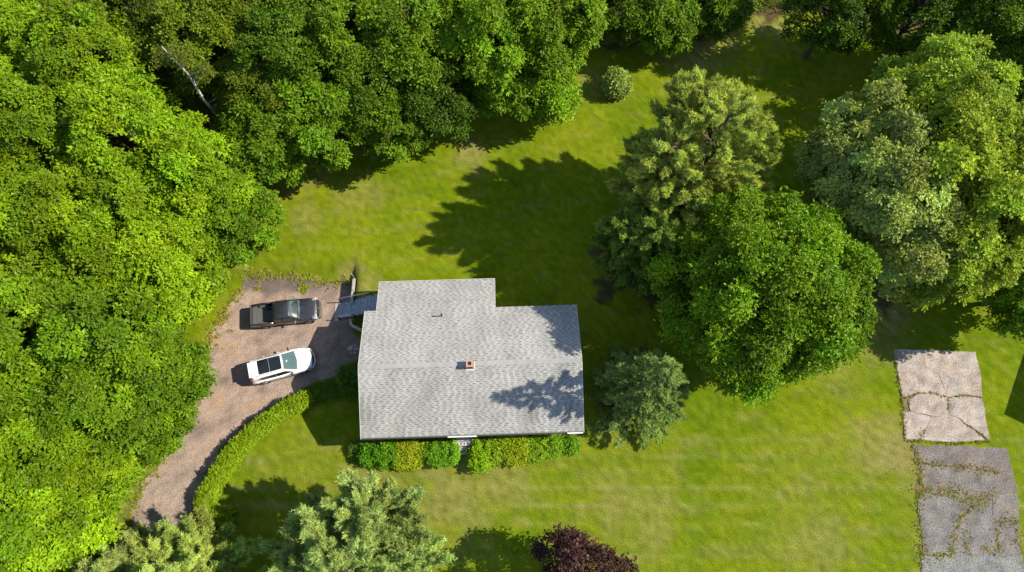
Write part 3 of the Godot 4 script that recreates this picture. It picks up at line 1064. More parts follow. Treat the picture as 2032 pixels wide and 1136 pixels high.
func build_suv(at: Vector3, turn: float) -> void:
	var o := thing("suv", "white SUV with a black panoramic glass roof, half in the shade of the house", "car", at, turn)
	var p: StandardMaterial3D = M.suv_paint
	var b := Buf.new()
	b.loft([section(-2.32, 0.74, 0.42, 0.92, 0.05, 0.14, 0.02), section(-2.22, 0.86, 0.32, 1.0, 0.06, 0.14, 0.02), section(-1.9, 0.915, 0.28, 1.04, 0.06, 0.10, 0.02), section(-0.8, 0.93, 0.26, 1.04, 0.06, 0.08, 0.02), section(0.6, 0.93, 0.26, 1.03, 0.06, 0.08, 0.03), section(1.05, 0.93, 0.26, 1.04, 0.06, 0.13, 0.06), section(1.5, 0.915, 0.26, 1.00, 0.06, 0.16, 0.07), section(1.9, 0.875, 0.28, 0.93, 0.06, 0.18, 0.07), section(2.12, 0.80, 0.30, 0.85, 0.06, 0.18, 0.06), section(2.25, 0.69, 0.34, 0.76, 0.06, 0.16, 0.04), section(2.33, 0.52, 0.40, 0.66, 0.05, 0.10, 0.02)])
	obj("body", b, p, o, true)
	var c := Buf.new()
	c.loft([plan_ring(1.00, -2.2, 1.22, 0.84, 0.80, 0.16, 0.10), plan_ring(1.12, -2.19, 1.02, 0.85, 0.79, 0.17, 0.10), plan_ring(1.50, -2.03, 0.46, 0.73, 0.68, 0.18, 0.08), plan_ring(1.60, -1.96, 0.30, 0.67, 0.62, 0.17, 0.07), plan_ring(1.655, -1.80, 0.14, 0.54, 0.50, 0.16, 0.04)])
	obj("cabin", c, p, o, true)
	quad_pane("windscreen", [Vector3(1.17, 1.06, -0.72), Vector3(1.27, 1.06, 0.0), Vector3(1.17, 1.06, 0.72), Vector3(0.36, 1.60, 0.56), Vector3(0.42, 1.61, 0.0), Vector3(0.36, 1.60, -0.56)], M.windscreen, o, 0.03)
	quad_pane("roof_glass", [Vector3(-1.42, 1.668, -0.53), Vector3(-1.42, 1.668, 0.53), Vector3(-0.62, 1.672, 0.53), Vector3(-0.62, 1.672, -0.53)], M.pano, o, 0.008)
	quad_pane("roof_glass", [Vector3(-0.59, 1.672, -0.53), Vector3(-0.59, 1.672, 0.53), Vector3(0.26, 1.655, 0.51), Vector3(0.26, 1.655, -0.51)], M.pano, o, 0.008)
	quad_pane("rear_window", [Vector3(-2.19, 1.16, -0.64), Vector3(-2.19, 1.16, 0.64), Vector3(-2.04, 1.48, 0.54), Vector3(-2.04, 1.48, -0.54)], M.car_glass, o, 0.014)
	var spo := Buf.new()
	spo.cbox(Vector3(-2.02, 1.60, 0), Vector3(0.28, 0.04, 1.14), 0.018)
	obj("roof_spoiler", spo, p, o)
	for s in [-1.0, 1.0]:
		quad_pane("side_window", [Vector3(-0.28, 1.11, s * 0.838), Vector3(0.92, 1.11, s * 0.805), Vector3(0.42, 1.49, s * 0.695), Vector3(-0.28, 1.50, s * 0.72)], M.car_glass, o, 0.022)
		quad_pane("side_window", [Vector3(-1.95, 1.13, s * 0.80), Vector3(-0.34, 1.11, s * 0.838), Vector3(-0.34, 1.50, s * 0.72), Vector3(-1.30, 1.49, s * 0.735)], M.car_glass, o, 0.024)
		var rr := Buf.new()
		rr.tube([Vector3(-1.75, 1.62, s * 0.58), Vector3(-1.6, 1.675, s * 0.60), Vector3(-0.5, 1.69, s * 0.60), Vector3(0.05, 1.66, s * 0.58), Vector3(0.2, 1.61, s * 0.57)], [0.016, 0.018, 0.018, 0.018, 0.016], 6)
		obj("roof_rail", rr, M.black, o, true)
		var hl := Buf.new()
		hl.loft([section(0, 0.07, -0.05, 0.06, 0.01, 0.03, 0.0), section(0.25, 0.10, -0.05, 0.05, 0.01, 0.03, 0.0), section(0.42, 0.05, -0.05, 0.01, 0.01, 0.02, 0.0)])
		var ho := obj("headlight", hl, M.lamp_glass, o, true)
		ho.position = Vector3(1.86, 0.79, s * 0.80)
		ho.rotation.y = s * 0.42
		var tl := Buf.new()
		tl.cbox(Vector3(-2.19, 0.94, s * 0.72), Vector3(0.16, 0.12, 0.28), 0.03, Basis(Vector3.UP, -s * 0.5))
		obj("tail_light", tl, M.tail_red, o)
		for x in [-1.40, 1.42]:
			wheel(o, Vector3(x, 0.36, s * 0.80), 0.36, 0.24)
			var ar := Buf.new()
			var pts := []
			for k in 9:
				var a := PI * k / 8.0
				pts.append(Vector3(x + cos(a) * 0.42, 0.37 + sin(a) * 0.42, s * 0.915))
			ar.tube(pts, [0.02, 0.028, 0.03, 0.03, 0.03, 0.03, 0.03, 0.028, 0.02], 6)
			obj("wheel_arch", ar, M.plastic, o, true)
		var sl := Buf.new()
		sl.cbox(Vector3(0, 0.34, s * 0.90), Vector3(2.0, 0.10, 0.06), 0.02)
		obj("sill", sl, M.plastic, o)
		for x in [0.35, -0.75]:
			var hn := Buf.new()
			hn.cbox(Vector3(x - 0.35, 0.97, s * 0.938), Vector3(0.2, 0.03, 0.03), 0.01)
			obj("door_handle", hn, p, o)
	var gr := Buf.new()
	gr.tube([Vector3(2.02, 0.72, -0.83), Vector3(2.22, 0.735, -0.62), Vector3(2.345, 0.71, -0.3), Vector3(2.36, 0.70, 0.0), Vector3(2.345, 0.71, 0.3), Vector3(2.22, 0.735, 0.62), Vector3(2.02, 0.72, 0.83)], [0.03, 0.06, 0.085, 0.09, 0.085, 0.06, 0.03], 8)
	obj("grille", gr, M.black, o, true)
	var bm := Buf.new()
	bm.tube([Vector3(1.95, 0.45, -0.86), Vector3(2.22, 0.46, -0.66), Vector3(2.38, 0.46, -0.3), Vector3(2.40, 0.46, 0.3), Vector3(2.22, 0.46, 0.66), Vector3(1.95, 0.45, 0.86)], [0.06, 0.12, 0.14, 0.14, 0.12, 0.06], 8)
	obj("bumper", bm, M.alloy, o, true)
	var b2 := Buf.new()
	b2.cbox(Vector3(-2.30, 0.46, 0), Vector3(0.14, 0.22, 1.5), 0.05)
	obj("bumper", b2, M.plastic, o)
	var rm := Buf.new()
	rm.cbox(Vector3(0.62, 1.49, 0.0), Vector3(0.10, 0.06, 0.16), 0.02)
	obj("rear_view_mirror", rm, M.white, o)
	var dash := Buf.new()
	dash.cbox(Vector3(0.85, 1.04, 0), Vector3(0.5, 0.07, 1.3), 0.03)
	obj("dashboard", dash, M.cloth_grey, o)
	mirrors(o, 0.78, 1.13, 0.86, M.black)


func stairs(at: Vector3, turn: float) -> void:
	# local x climbs towards the house
	var o := thing("staircase", "blue-grey wooden outside stairs climbing from the drive to the back of the house", "stairs", at, turn)
	var n := 10
	var rise := 0.152
	var run := 0.285
	for i in n:
		var zo := 0.0 if i < 5 else -0.02 * (i - 4)
		for k in 2: # two boards make a tread
			var t := Buf.new()
			t.cbox(Vector3(run * i + 0.075 + 0.145 * k, rise * (i + 1), zo), Vector3(0.137, 0.035, 1.26), 0.006)
			obj("tread_board", t, M.stair, o)
	var w0 := run * n
	for k in 6: # the landing by the door
		var t := Buf.new()
		t.cbox(Vector3(w0 + 0.07 + 0.145 * k, rise * n + 0.02, -0.1), Vector3(0.137, 0.035, 1.42), 0.006)
		obj("landing_board", t, M.stair, o)
	for s in [-1.0, 1.0]:
		var st := Buf.new()
		var a := Vector3(0.0, -0.05, s * 0.60)
		var e := Vector3(w0, rise * n - 0.1, s * 0.60)
		var d := (e - a)
		st.box((a + e) / 2, Vector3(d.length(), 0.22, 0.04), Basis(Vector3.BACK, atan2(d.y, d.x)))
		obj("stringer", st, M.stair_dark, o)
	for s in [-1.0, 1.0]:
		var rail := Buf.new()
		rail.tube([Vector3(0.15, 1.02, s * 0.70), Vector3(w0, rise * n + 0.95, s * 0.70)], [0.035, 0.035], 6)
		obj("hand_rail", rail, M.stair_pale, o)
		for q in [0.15, w0 * 0.5, w0]:
			var ps := Buf.new()
			ps.cbox(Vector3(q, rise * q / run + 0.40, s * 0.70), Vector3(0.08, 1.1, 0.08), 0.01)
			obj("post", ps, M.stair_dark, o)
	var pad := Buf.new()
	pad.cbox(Vector3(-0.18, 0.0, 0.05), Vector3(0.34, 0.14, 1.55), 0.02)
	obj("bottom_step", pad, M.concrete_plain, o)


func wall_run(called: String, label: String, pts: Array, top: Array, width: float, m: Material) -> void:
	var o := thing(called, label, "retaining wall", Vector3(pts[0].x, 0, pts[0].y))
	for i in pts.size() - 1:
		var a: Vector2 = pts[i]
		var e: Vector2 = pts[i + 1]
		var d := e - a
		var len := d.length()
		var b := Buf.new()
		var hgt: float = (top[i] + top[i + 1]) / 2.0
		b.cbox(Vector3(0, (hgt - 1.3) / 2.0, 0), Vector3(len + (0.0 if i else width * 0.3), hgt + 1.3, width - 0.05), 0.01)
		var s := obj("wall_section", b, M.concrete_plain, o)
		s.position = Vector3((a.x + e.x) / 2 - pts[0].x, 0, (a.y + e.y) / 2 - pts[0].y)
		s.rotation.y = -d.angle()
		var n := int(ceil(len / 1.2))
		for k in n:
			var cp := Buf.new()
			cp.cbox(Vector3(-len / 2 + (k + 0.5) * len / n, hgt + 0.035, rng.randf_range(-0.006, 0.006)), Vector3(len / n - 0.012, 0.07, width), 0.012)
			obj("cap_timber", cp, m, s)


func piece(called: String, poly: Array, lift: float, m: Material, parent: Node, shade: Color, seed_: int, rough_edge := 0.09, grow := 0.058) -> void:
	# one broken piece of paving with its own thickness
	var grown := Geometry2D.offset_polygon(PackedVector2Array(poly), grow)
	var pv := wobble(grown[0], 0.25, rough_edge, 9.0)
	var b := Buf.new()
	var tint := func(p: Vector2) -> Color:
		var k := 1.0 + 0.42 * n_mid.get_noise_2d(p.x * 5.0 + seed_ * 31.0, p.y * 5.0) + 0.30 * n_fine.get_noise_2d(p.x * 6.0, p.y * 6.0)
		var warm := 0.08 * n_mid.get_noise_2d(p.x * 3.0, p.y * 3.0 + 80.0)
		return Color(shade.r * k * (1.0 + warm), shade.g * k, shade.b * k * (1.0 - warm))
	b = drape(pv, lift, 0.25, tint)
	var low := lift - 0.12
	for i in pv.size():
		var p := pv[i]
		var q := pv[(i + 1) % pv.size()]
		b.col = shade * 0.8
		var a := Vector3(p.x, land(p.x, p.y) + lift, p.y)
		var e := Vector3(q.x, land(q.x, q.y) + lift, q.y)
		var dn := Vector3(0, -0.12, 0)
		b.quad(a, e, e + dn, a + dn)
	var st := SurfaceTool.new()
	st.begin(Mesh.PRIMITIVE_TRIANGLES)
	st.set_smooth_group(-1)
	for i in b.v.size():
		st.set_color(b.c[i])
		st.add_vertex(b.v[i])
	st.generate_normals()
	st.set_material(m)
	var o := MeshInstance3D.new()
	o.name = called
	o.mesh = st.commit()
	parent.add_child(o, true)


func weeds(called: String, label: String, category: String, lines: Array, per_metre: float, spread: float, tint_a: Color, tint_b: Color, seed_: int, scale_ := 1.0) -> void:
	rng.seed = 12000 + seed_
	var sets := [[], [], []]
	var cols := [[], [], []]
	for ln in lines:
		for i in ln.size() - 1:
			var a: Vector2 = ln[i]
			var e: Vector2 = ln[i + 1]
			for k in int(a.distance_to(e) * per_metre):
				var p := a.lerp(e, rng.randf())
				var wv := clampf(0.7 + 2.0 * n_mid.get_noise_2d(p.x * 4.0, p.y * 4.0), 0.04, 2.4)
				if wv < 0.2 and rng.randf() < 0.8: continue
				p += Vector2(rng.randfn(0, spread * wv), rng.randfn(0, spread * wv))
				var w := rng.randi() % 3
				sets[w].append(Transform3D(basis_up(Vector3.UP * 0.8 + rand_dir() * 0.6, scale_ * rng.randf_range(0.5, 1.2)), Vector3(p.x, land(p.x, p.y) + 0.03, p.y)))
				cols[w].append(vary(tint_a.lerp(tint_b, clampf(0.5 + 1.2 * n_mid.get_noise_2d(p.x * 5.0 + 33.0, p.y * 5.0) + rng.randf_range(-0.2, 0.2), 0, 1)), 0.06))
	var o := Node3D.new()
	o.name = numbered(called)
	add_child(o, true)
	tag(o, label, category)
	o.set_meta("kind", "stuff")
	for w in 3:
		copies("tufts", clumps["grass%d" % w], sets[w], cols[w], o)


func _ready() -> void:
	# ---- camera, sky, sun, exposure
	var cam := Camera3D.new()
	cam.name = "camera"
	cam.fov = 45.49
	cam.far = 2000.0
	cam.near = 0.5
	add_child(cam)
	cam.position = Vector3(0, 50, 0)
	cam.rotation_degrees = Vector3(-72.5, 0, 0)
	cam.current = true
	var env := Environment.new()
	env.background_mode = Environment.BG_SKY
	var sky := Sky.new()
	var sm := ProceduralSkyMaterial.new()
	sm.sky_top_color = Color(0.46, 0.53, 0.65)
	sm.sky_horizon_color = Color(0.63, 0.70, 0.79)
	sm.sky_curve = 0.16
	sm.ground_bottom_color = Color(0.16, 0.2, 0.1)
	sm.ground_horizon_color = Color(0.4, 0.46, 0.45)
	sm.sky_energy_multiplier = 1.05
	sky.sky_material = sm
	env.sky = sky
	env.tonemap_mode = Environment.TONE_MAPPER_LINEAR
	env.tonemap_exposure = 1.82
	env.sdfgi_enabled = true
	env.ssao_enabled = true
	env.ssil_enabled = true
	var we := WorldEnvironment.new()
	we.name = "world"
	we.environment = env
	add_child(we)
	var sun := DirectionalLight3D.new()
	sun.name = "sun"
	sun.light_energy = 1.6
	sun.light_color = Color(1.0, 0.955, 0.88)
	sun.light_angular_distance = 0.5
	sun.shadow_enabled = true
	add_child(sun)
	var e := deg_to_rad(SUN_ELEV)
	sun.basis = Basis.looking_at(Vector3(-cos(e), -sin(e), 0.035))

	n_big.seed = 3; n_big.frequency = 0.05; n_big.fractal_octaves = 3
	n_mid.seed = 8; n_mid.frequency = 0.25; n_mid.fractal_octaves = 3
	n_fine.seed = 21; n_fine.frequency = 0.10; n_fine.fractal_octaves = 4

	materials()
	make_sprays()
	setting()
	build_house(Vector3(-2.8196, 0, -8.8625), 0.0314)
	outworks()
	build_truck(Vector3(-17.20, -0.85, -13.68), 0.122)
	build_suv(Vector3(-17.13, -0.80, -9.62), 0.272)
	planting()
	forest()


func materials() -> void:
	mat("white", Color(0.6, 0.6, 0.58), 0.5)
	mat("siding", Color(0.45, 0.46, 0.46), 0.7)
	mat("fascia", Color(0.16, 0.16, 0.16), 0.8)
	vmat("shingle", 0.92, 0.25)
	vmat("tint", 0.9, 0.3)
	mat("dark_metal", Color(0.03, 0.03, 0.03), 0.5)
	mat("black", Color(0.012, 0.012, 0.013), 0.5)
	mat("shiny_black", Color(0.012, 0.012, 0.016), 0.15)
	mat("rubber", Color(0.02, 0.02, 0.02), 0.85)
	mat("plastic", Color(0.045, 0.045, 0.047), 0.5)
	mat("alloy", Color(0.45, 0.45, 0.46), 0.35, 0.7)
	mat("chrome", Color(0.7, 0.7, 0.7), 0.18, 0.9)
	mat("mortar", Color(0.42, 0.36, 0.31), 0.9)
	mat("brick_pale", Color(0.36, 0.235, 0.175), 0.9)
	mat("flash", Color(0.50, 0.48, 0.44), 0.6)
	mat("stair_pale", Color(0.22, 0.23, 0.24), 0.7)
	mat("stair_dark", Color(0.055, 0.062, 0.07), 0.7)
	mat("cloth_grey", Color(0.04, 0.045, 0.045), 0.9)
	mat("wire", Color(0.01, 0.01, 0.01), 0.6)
	mat("tail_red", Color(0.25, 0.01, 0.01), 0.15)
	mat("lamp_glass", Color(0.36, 0.37, 0.39), 0.12, 0.3)
	var g := mat("glass", Color(0.05, 0.06, 0.07), 0.05)
	g.metallic_specular = 0.8
	mat("car_glass", Color(0.018, 0.022, 0.022), 0.06, 0.0, 0.7)
	mat("pano", Color(0.006, 0.007, 0.006), 0.05, 0.0, 0.6)
	var ws := mat("windscreen", Color(0.07, 0.125, 0.13), 0.04, 0.0, 0.7)
	ws.transparency = BaseMaterial3D.TRANSPARENCY_ALPHA
	ws.albedo_color.a = 0.74
	var tp := mat("truck_paint", Color(0.024, 0.025, 0.030), 0.32, 0.2, 0.5)
	tp.clearcoat_enabled = true
	tp.clearcoat = 0.8
	tp.clearcoat_roughness = 0.12
	var sp := mat("suv_paint", Color(0.78, 0.78, 0.78), 0.3, 0.0, 0.5)
	sp.clearcoat_enabled = true
	sp.clearcoat = 0.7
	sp.clearcoat_roughness = 0.08
	var wood := grain(41, 0.02, 3, 0.6, 1.0, 256)
	for q in [["stair", Color(0.36, 0.40, 0.45)], ["porch", Color(0.36, 0.345, 0.345)], ["cap_wood", Color(0.34, 0.34, 0.33)]]:
		triplanar(mat(q[0], q[1], 0.75), wood, 1.4)
	triplanar(mat("bed", Color(0.10, 0.10, 0.10), 0.7), wood, 0.8)
	triplanar(mat("bark", Color(0.12, 0.09, 0.065), 0.95), wood, 0.9)
	triplanar(mat("bark_grey", Color(0.17, 0.15, 0.13), 0.95), wood, 0.9)
	triplanar(mat("bark_white", Color(0.62, 0.59, 0.54), 0.9), grain(44, 0.03, 3, 0.35, 1.0, 256), 1.3)
	var soil := grain(45, 0.05, 5, 0.45, 1.0, 512)
	triplanar(mat("concrete_plain", Color(0.40, 0.385, 0.36), 0.9), soil, 2.2)
	triplanar(mat("stone", Color(0.33, 0.32, 0.30), 0.9), soil, 1.0)
	triplanar(vmat("drive", 0.95, 0.25), soil, 3.1)
	triplanar(vmat("concrete", 0.92, 0.3), grain(46, 0.05, 6, 0.55, 1.0, 512), 4.3)
	triplanar(vmat("asphalt", 0.9, 0.35), grain(47, 0.07, 6, 0.40, 1.0, 512), 4.9)
	var gr := vmat("ground", 1.0, 0.1)
	triplanar(gr, grain(48, 0.05, 6, 0.52, 1.0, 1024), 6.1)


var woods: Array = []
var soils: Array = []
var dry_spots := [Vector4(27.48, -3.51, 2.0, 0.8), Vector4(26.30, -3.96, 2.2, 0.55), Vector4(26.10, -2.74, 1.6, 0.4), Vector4(21.25, 2.63, 2.2, 0.35), Vector4(-4.10, -0.85, 2.6, 0.5), Vector4(-9.05, -0.68, 2.4, 0.45), Vector4(-5.12, 0.49, 2.8, 0.4), Vector4(-3.55, -27.36, 1.2, 0.5), Vector4(-2.91, -25.99, 1.0, 0.5), Vector4(-13.14, -23.08, 1.6, 0.3), Vector4(-11.57, -23.74, 1.4, 0.3), Vector4(-16.23, -21.55, 1.2, 0.35), Vector4(6.99, -33.56, 1.5, 0.35), Vector4(16.72, -37.58, 2.2, 0.6), Vector4(14.52, -37.33, 2.0, 0.5), Vector4(8.03, 0.49, 1.8, 0.35), Vector4(9.57, 1.16, 2, 0.35), Vector4(28.44, -13.68, 2.2, 0.5), Vector4(27.30, -11.34, 2.0, 0.35), Vector4(23.64, -9.43, 2, 0.25), Vector4(-11.43, -15.48, 1.2, 0.5), Vector4(-12.31, -16.91, 1.0, 0.5), Vector4(-18.59, -25.08, 2.2, 0.4), Vector4(-15.44, -26.44, 1.5, 0.4), Vector4(-26.79, -3.26, 1.6, 0.4), Vector4(-27.63, 0.16, 1.6, 0.3), Vector4(-1.28, -1.19, 2.5, 0.4), Vector4(22.23, -40.19, 2.5, 0.5)]


func lawn_tint(p: Vector2) -> Color:
	var green := Color(0.124, 0.186, 0.007)
	var lime := Color(0.172, 0.216, 0.009)
	var tan_ := Color(0.270, 0.225, 0.090)
	var deep := Color(0.092, 0.150, 0.008)
	var a := n_big.get_noise_2d(p.x * 1.6, p.y * 1.6)
	var b := n_mid.get_noise_2d(p.x * 1.5, p.y * 1.5)
	var f := n_fine.get_noise_2d(p.x * 14.0, p.y * 14.0)
	# mowing: bands across the front lawn, looser arcs behind the house
	var front := smoothstep(-6.0, -3.0, p.y)
	var mow := (smoothstep(-0.5, 0.5, sin(p.y * 5.0 + 0.25 * sin(p.x * 0.3))) * 2.0 - 1.0) * front * (0.45 + 0.5 * b) + sin((p.y + 0.16 * p.x) * 3.6 + a * 3.0) * (1.0 - front) * 0.35
	mow += 0.55 * sin(p.x * 1.35 + 0.15 * p.y) * front * smoothstep(2.0, 8.0, p.x) * smoothstep(-5.0, -1.0, p.y)
	var c := green.lerp(lime, clampf(0.45 + a * 0.9 + b * 0.5 + mow * 0.42, 0, 1))
	c = c.lerp(deep, clampf(-a * 0.7 - b * 0.5 - mow * 0.12, 0, 1) * 0.8)
	var dry := clampf(n_mid.get_noise_2d(p.x * 0.9 + 60.0, p.y * 2.6) * 1.9 - 0.30 + mow * 0.2, 0.0, 1.0) * lerpf(0.20, 0.40, front)
	for s in dry_spots:
		var d: float = Vector2(s.x, s.y).distance_to(p) / s.z
		if d < 1.6:
			dry = maxf(dry, s.w * (1.0 - smoothstep(0.35, 1.5, d + b * 0.9 + f * 0.5)))
	dry *= 1.0 + 0.8 * f
	c = c.lerp(tan_, clampf(dry, 0, 0.9))
	# greyer sward in the middle of the front lawn
	c = c.lerp(Color(0.150, 0.172, 0.036), front * 0.28 * clampf(0.5 + a * 1.2, 0, 1))
	# pale lines left by the mower
	var line := smoothstep(0.72, 0.98, sin(p.y * 5.6 + 0.5 * a)) * front * clampf(0.55 + 1.6 * n_mid.get_noise_2d(p.x * 0.35 + 11.0, p.y * 3.0), 0, 1)
	line = maxf(line, smoothstep(0.80, 0.99, sin((p.y + 0.12 * p.x + 0.02 * (p.x + 10.0) * (p.x + 10.0)) * 4.6)) * (1.0 - front) * clampf(0.35 + 1.5 * b, 0, 1) * 0.6)
	c = c.lerp(Color(0.255, 0.250, 0.085), line * 0.42)
	var k := 1.0 + 0.42 * f
	return Color(c.r * k, c.g * k, c.b * k)


func ground_tint(p: Vector2) -> Color:
	var q := p + Vector2(n_fine.get_noise_2d(p.x * 4.0, p.y * 4.0), n_fine.get_noise_2d(p.x * 4.0 + 50.0, p.y * 4.0)) * 2.2
	for w in soils:
		if inside(p, w):
			var k := 1.0 + 0.5 * n_fine.get_noise_2d(p.x * 12.0, p.y * 12.0)
			return Color(0.22 * k, 0.175 * k, 0.09 * k)
	for w in woods:
		if inside(q, w):
			var k := 1.0 + 0.5 * n_fine.get_noise_2d(p.x * 12.0, p.y * 12.0)
			var g := clampf(0.4 + n_mid.get_noise_2d(p.x, p.y), 0, 1)
			return Color(lerpf(0.11, 0.06, g) * k, lerpf(0.08, 0.075, g) * k, lerpf(0.04, 0.02, g) * k)
	return lawn_tint(p)


func setting() -> void:
	woods = [
		PackedVector2Array([Vector2(-60.92, 15.31), Vector2(-30.35, 5.97), Vector2(-30.54, 1.49), Vector2(-29.83, -2.22), Vector2(-27.27, -5.03), Vector2(-26.64, -9.06), Vector2(-26.22, -13.68), Vector2(-24.38, -16.91), Vector2(-22.37, -21.12), Vector2(-20.93, -25.99), Vector2(-15.57, -28.06), Vector2(-9.00, -29.13), Vector2(-5.72, -30.89), Vector2(-3.22, -32.09), Vector2(1.90, -36.05), Vector2(7.13, -37.33), Vector2(14.58, -38.10), Vector2(20.88, -39.92), Vector2(25.90, -41.25), Vector2(30.01, -39.14), Vector2(32.14, -36.05), Vector2(38.28, -36.56), Vector2(47.07, -37.07), Vector2(115.59, -59.89), Vector2(140.10, -106.22), Vector2(-112.59, -106.22)]),
		PackedVector2Array([Vector2(26.13, -16.09), Vector2(26.97, -14.08), Vector2(30.04, -14.08), Vector2(36.20, -16.09), Vector2(40.19, -14.88), Vector2(41.25, -12.89), Vector2(56.47, -12.89), Vector2(62.79, -32.09), Vector2(37.99, -35.05), Vector2(33.17, -32.09), Vector2(29.41, -21.98)]),
		PackedVector2Array([Vector2(6.49, -19.83), Vector2(11.38, -21.98), Vector2(15.17, -19.41), Vector2(14.89, -16.09), Vector2(9.37, -14.48), Vector2(6.36, -16.09)]),
		PackedVector2Array([Vector2(7.35, -7.94), Vector2(10.15, -8.31), Vector2(10.38, -6.11), Vector2(7.44, -5.75)]),
	]
	soils = [
		PackedVector2Array([Vector2(28.64, -10.53), Vector2(34.27, -10.38), Vector2(34.05, -4.46), Vector2(28.37, -4.46)]),
		PackedVector2Array([Vector2(28.86, -3.58), Vector2(35.08, -3.40), Vector2(34.94, 1.16), Vector2(34.00, 6.59), Vector2(27.66, 6.59)]),
		PackedVector2Array([Vector2(-11.21, -3.79), Vector2(4.85, -4.39), Vector2(4.83, -3.68), Vector2(-11.16, -3.09)]),
		PackedVector2Array([Vector2(-20.39, -16.09), Vector2(-12.62, -15.85), Vector2(-12.13, -9.06), Vector2(-16.83, -7.75), Vector2(-21.41, -3.26), Vector2(-22.07, 3.44), Vector2(-25.68, 3.44), Vector2(-24.64, -3.26), Vector2(-22.42, -10.95)]),
	]
	var xs: Array[float] = []
	var zs: Array[float] = []
	var v := -47.0
	while v < 47.01:
		xs.append(v); v += 0.3
	v = -45.0
	while v < 8.01:
		zs.append(v); v += 0.3
	var st := 0.8
	for k in 26:
		xs.push_front(xs[0] - st); xs.append(xs[-1] + st)
		zs.push_front(zs[0] - st); zs.append(zs[-1] + st)
		st *= 1.24
	var verts := PackedVector3Array()
	var cols := PackedColorArray()
	var idx := PackedInt32Array()
	for z in zs:
		for x in xs:
			verts.append(Vector3(x, land(x, z), z))
			cols.append(ground_tint(Vector2(x, z)))
	var w := xs.size()
	for j in zs.size() - 1:
		for i in w - 1:
			var k := j * w + i
			idx.append_array([k, k + 1, k + w + 1, k, k + w + 1, k + w])
	var arr := []
	arr.resize(Mesh.ARRAY_MAX)
	arr[Mesh.ARRAY_VERTEX] = verts
	arr[Mesh.ARRAY_COLOR] = cols
	arr[Mesh.ARRAY_INDEX] = idx
	var tool := SurfaceTool.new()
	tool.create_from_arrays(arr)
	tool.generate_normals()
	tool.set_material(M.ground)
	var o := MeshInstance3D.new()
	o.name = "ground"
	o.mesh = tool.commit()
	add_child(o)
	tag(o, "mown green lawn with dry tan patches, running under the woods", "ground", "", "structure")
	# the drive
	var poly := wobble(PackedVector2Array([Vector2(-20.85, -16.70), Vector2(-18.53, -16.87), Vector2(-16.18, -16.70), Vector2(-14.59, -16.25), Vector2(-12.65, -16.25), Vector2(-12.34, -15.68), Vector2(-12.41, -12.89), Vector2(-11.49, -11.80), Vector2(-11.24, -9.06), Vector2(-12.11, -8.87), Vector2(-13.94, -8.46), Vector2(-15.38, -8.01), Vector2(-16.80, -7.38), Vector2(-18.18, -6.54), Vector2(-19.50, -5.32), Vector2(-20.60, -3.96), Vector2(-21.45, -2.22), Vector2(-22.01, -0.34), Vector2(-22.27, 0.83), Vector2(-21.91, 2.14), Vector2(-21.90, 3.44), Vector2(-20.10, 6.59), Vector2(-25.84, 6.59), Vector2(-26.77, 3.12), Vector2(-26.43, 1.49), Vector2(-26.24, -0.34), Vector2(-25.95, -1.36), Vector2(-25.27, -2.22), Vector2(-25.64, -3.26), Vector2(-25.29, -3.96), Vector2(-24.10, -4.49), Vector2(-22.98, -6.84), Vector2(-22.81, -8.31), Vector2(-22.99, -10.95), Vector2(-22.79, -12.31), Vector2(-21.99, -13.48), Vector2(-21.33, -14.88), Vector2(-20.95, -15.89)]), 0.3, 0.5, 5.0)
	var tint := func(p: Vector2) -> Color:
		var a := n_mid.get_noise_2d(p.x * 1.4, p.y * 1.4)
		var b := n_mid.get_noise_2d(p.x * 4.0 + 20.0, p.y * 4.0)
		var f := n_fine.get_noise_2d(p.x * 16.0, p.y * 16.0)
		var c := Color(0.370, 0.282, 0.232)
		c = c.lerp(Color(0.225, 0.175, 0.145), clampf(a * 1.8 - 0.1, 0, 1))
		c = c.lerp(Color(0.37, 0.250, 0.155), clampf(-a * 1.3 + b * 1.2 - 0.25, 0, 0.75))
		c = c.lerp(Color(0.37, 0.315, 0.275), smoothstep(-6.0, 0.0, p.y) * 0.5)
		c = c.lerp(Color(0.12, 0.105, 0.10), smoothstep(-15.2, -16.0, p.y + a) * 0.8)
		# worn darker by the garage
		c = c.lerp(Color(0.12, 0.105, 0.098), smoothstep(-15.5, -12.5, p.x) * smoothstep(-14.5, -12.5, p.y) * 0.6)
		var k := 1.0 + 0.35 * f + 0.15 * b
		return Color(c.r * k, c.g * k, c.b * k)
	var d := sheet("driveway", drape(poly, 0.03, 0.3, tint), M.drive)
	tag(d, "worn brown gravel and asphalt drive curving up to the house", "driveway", "", "structure")


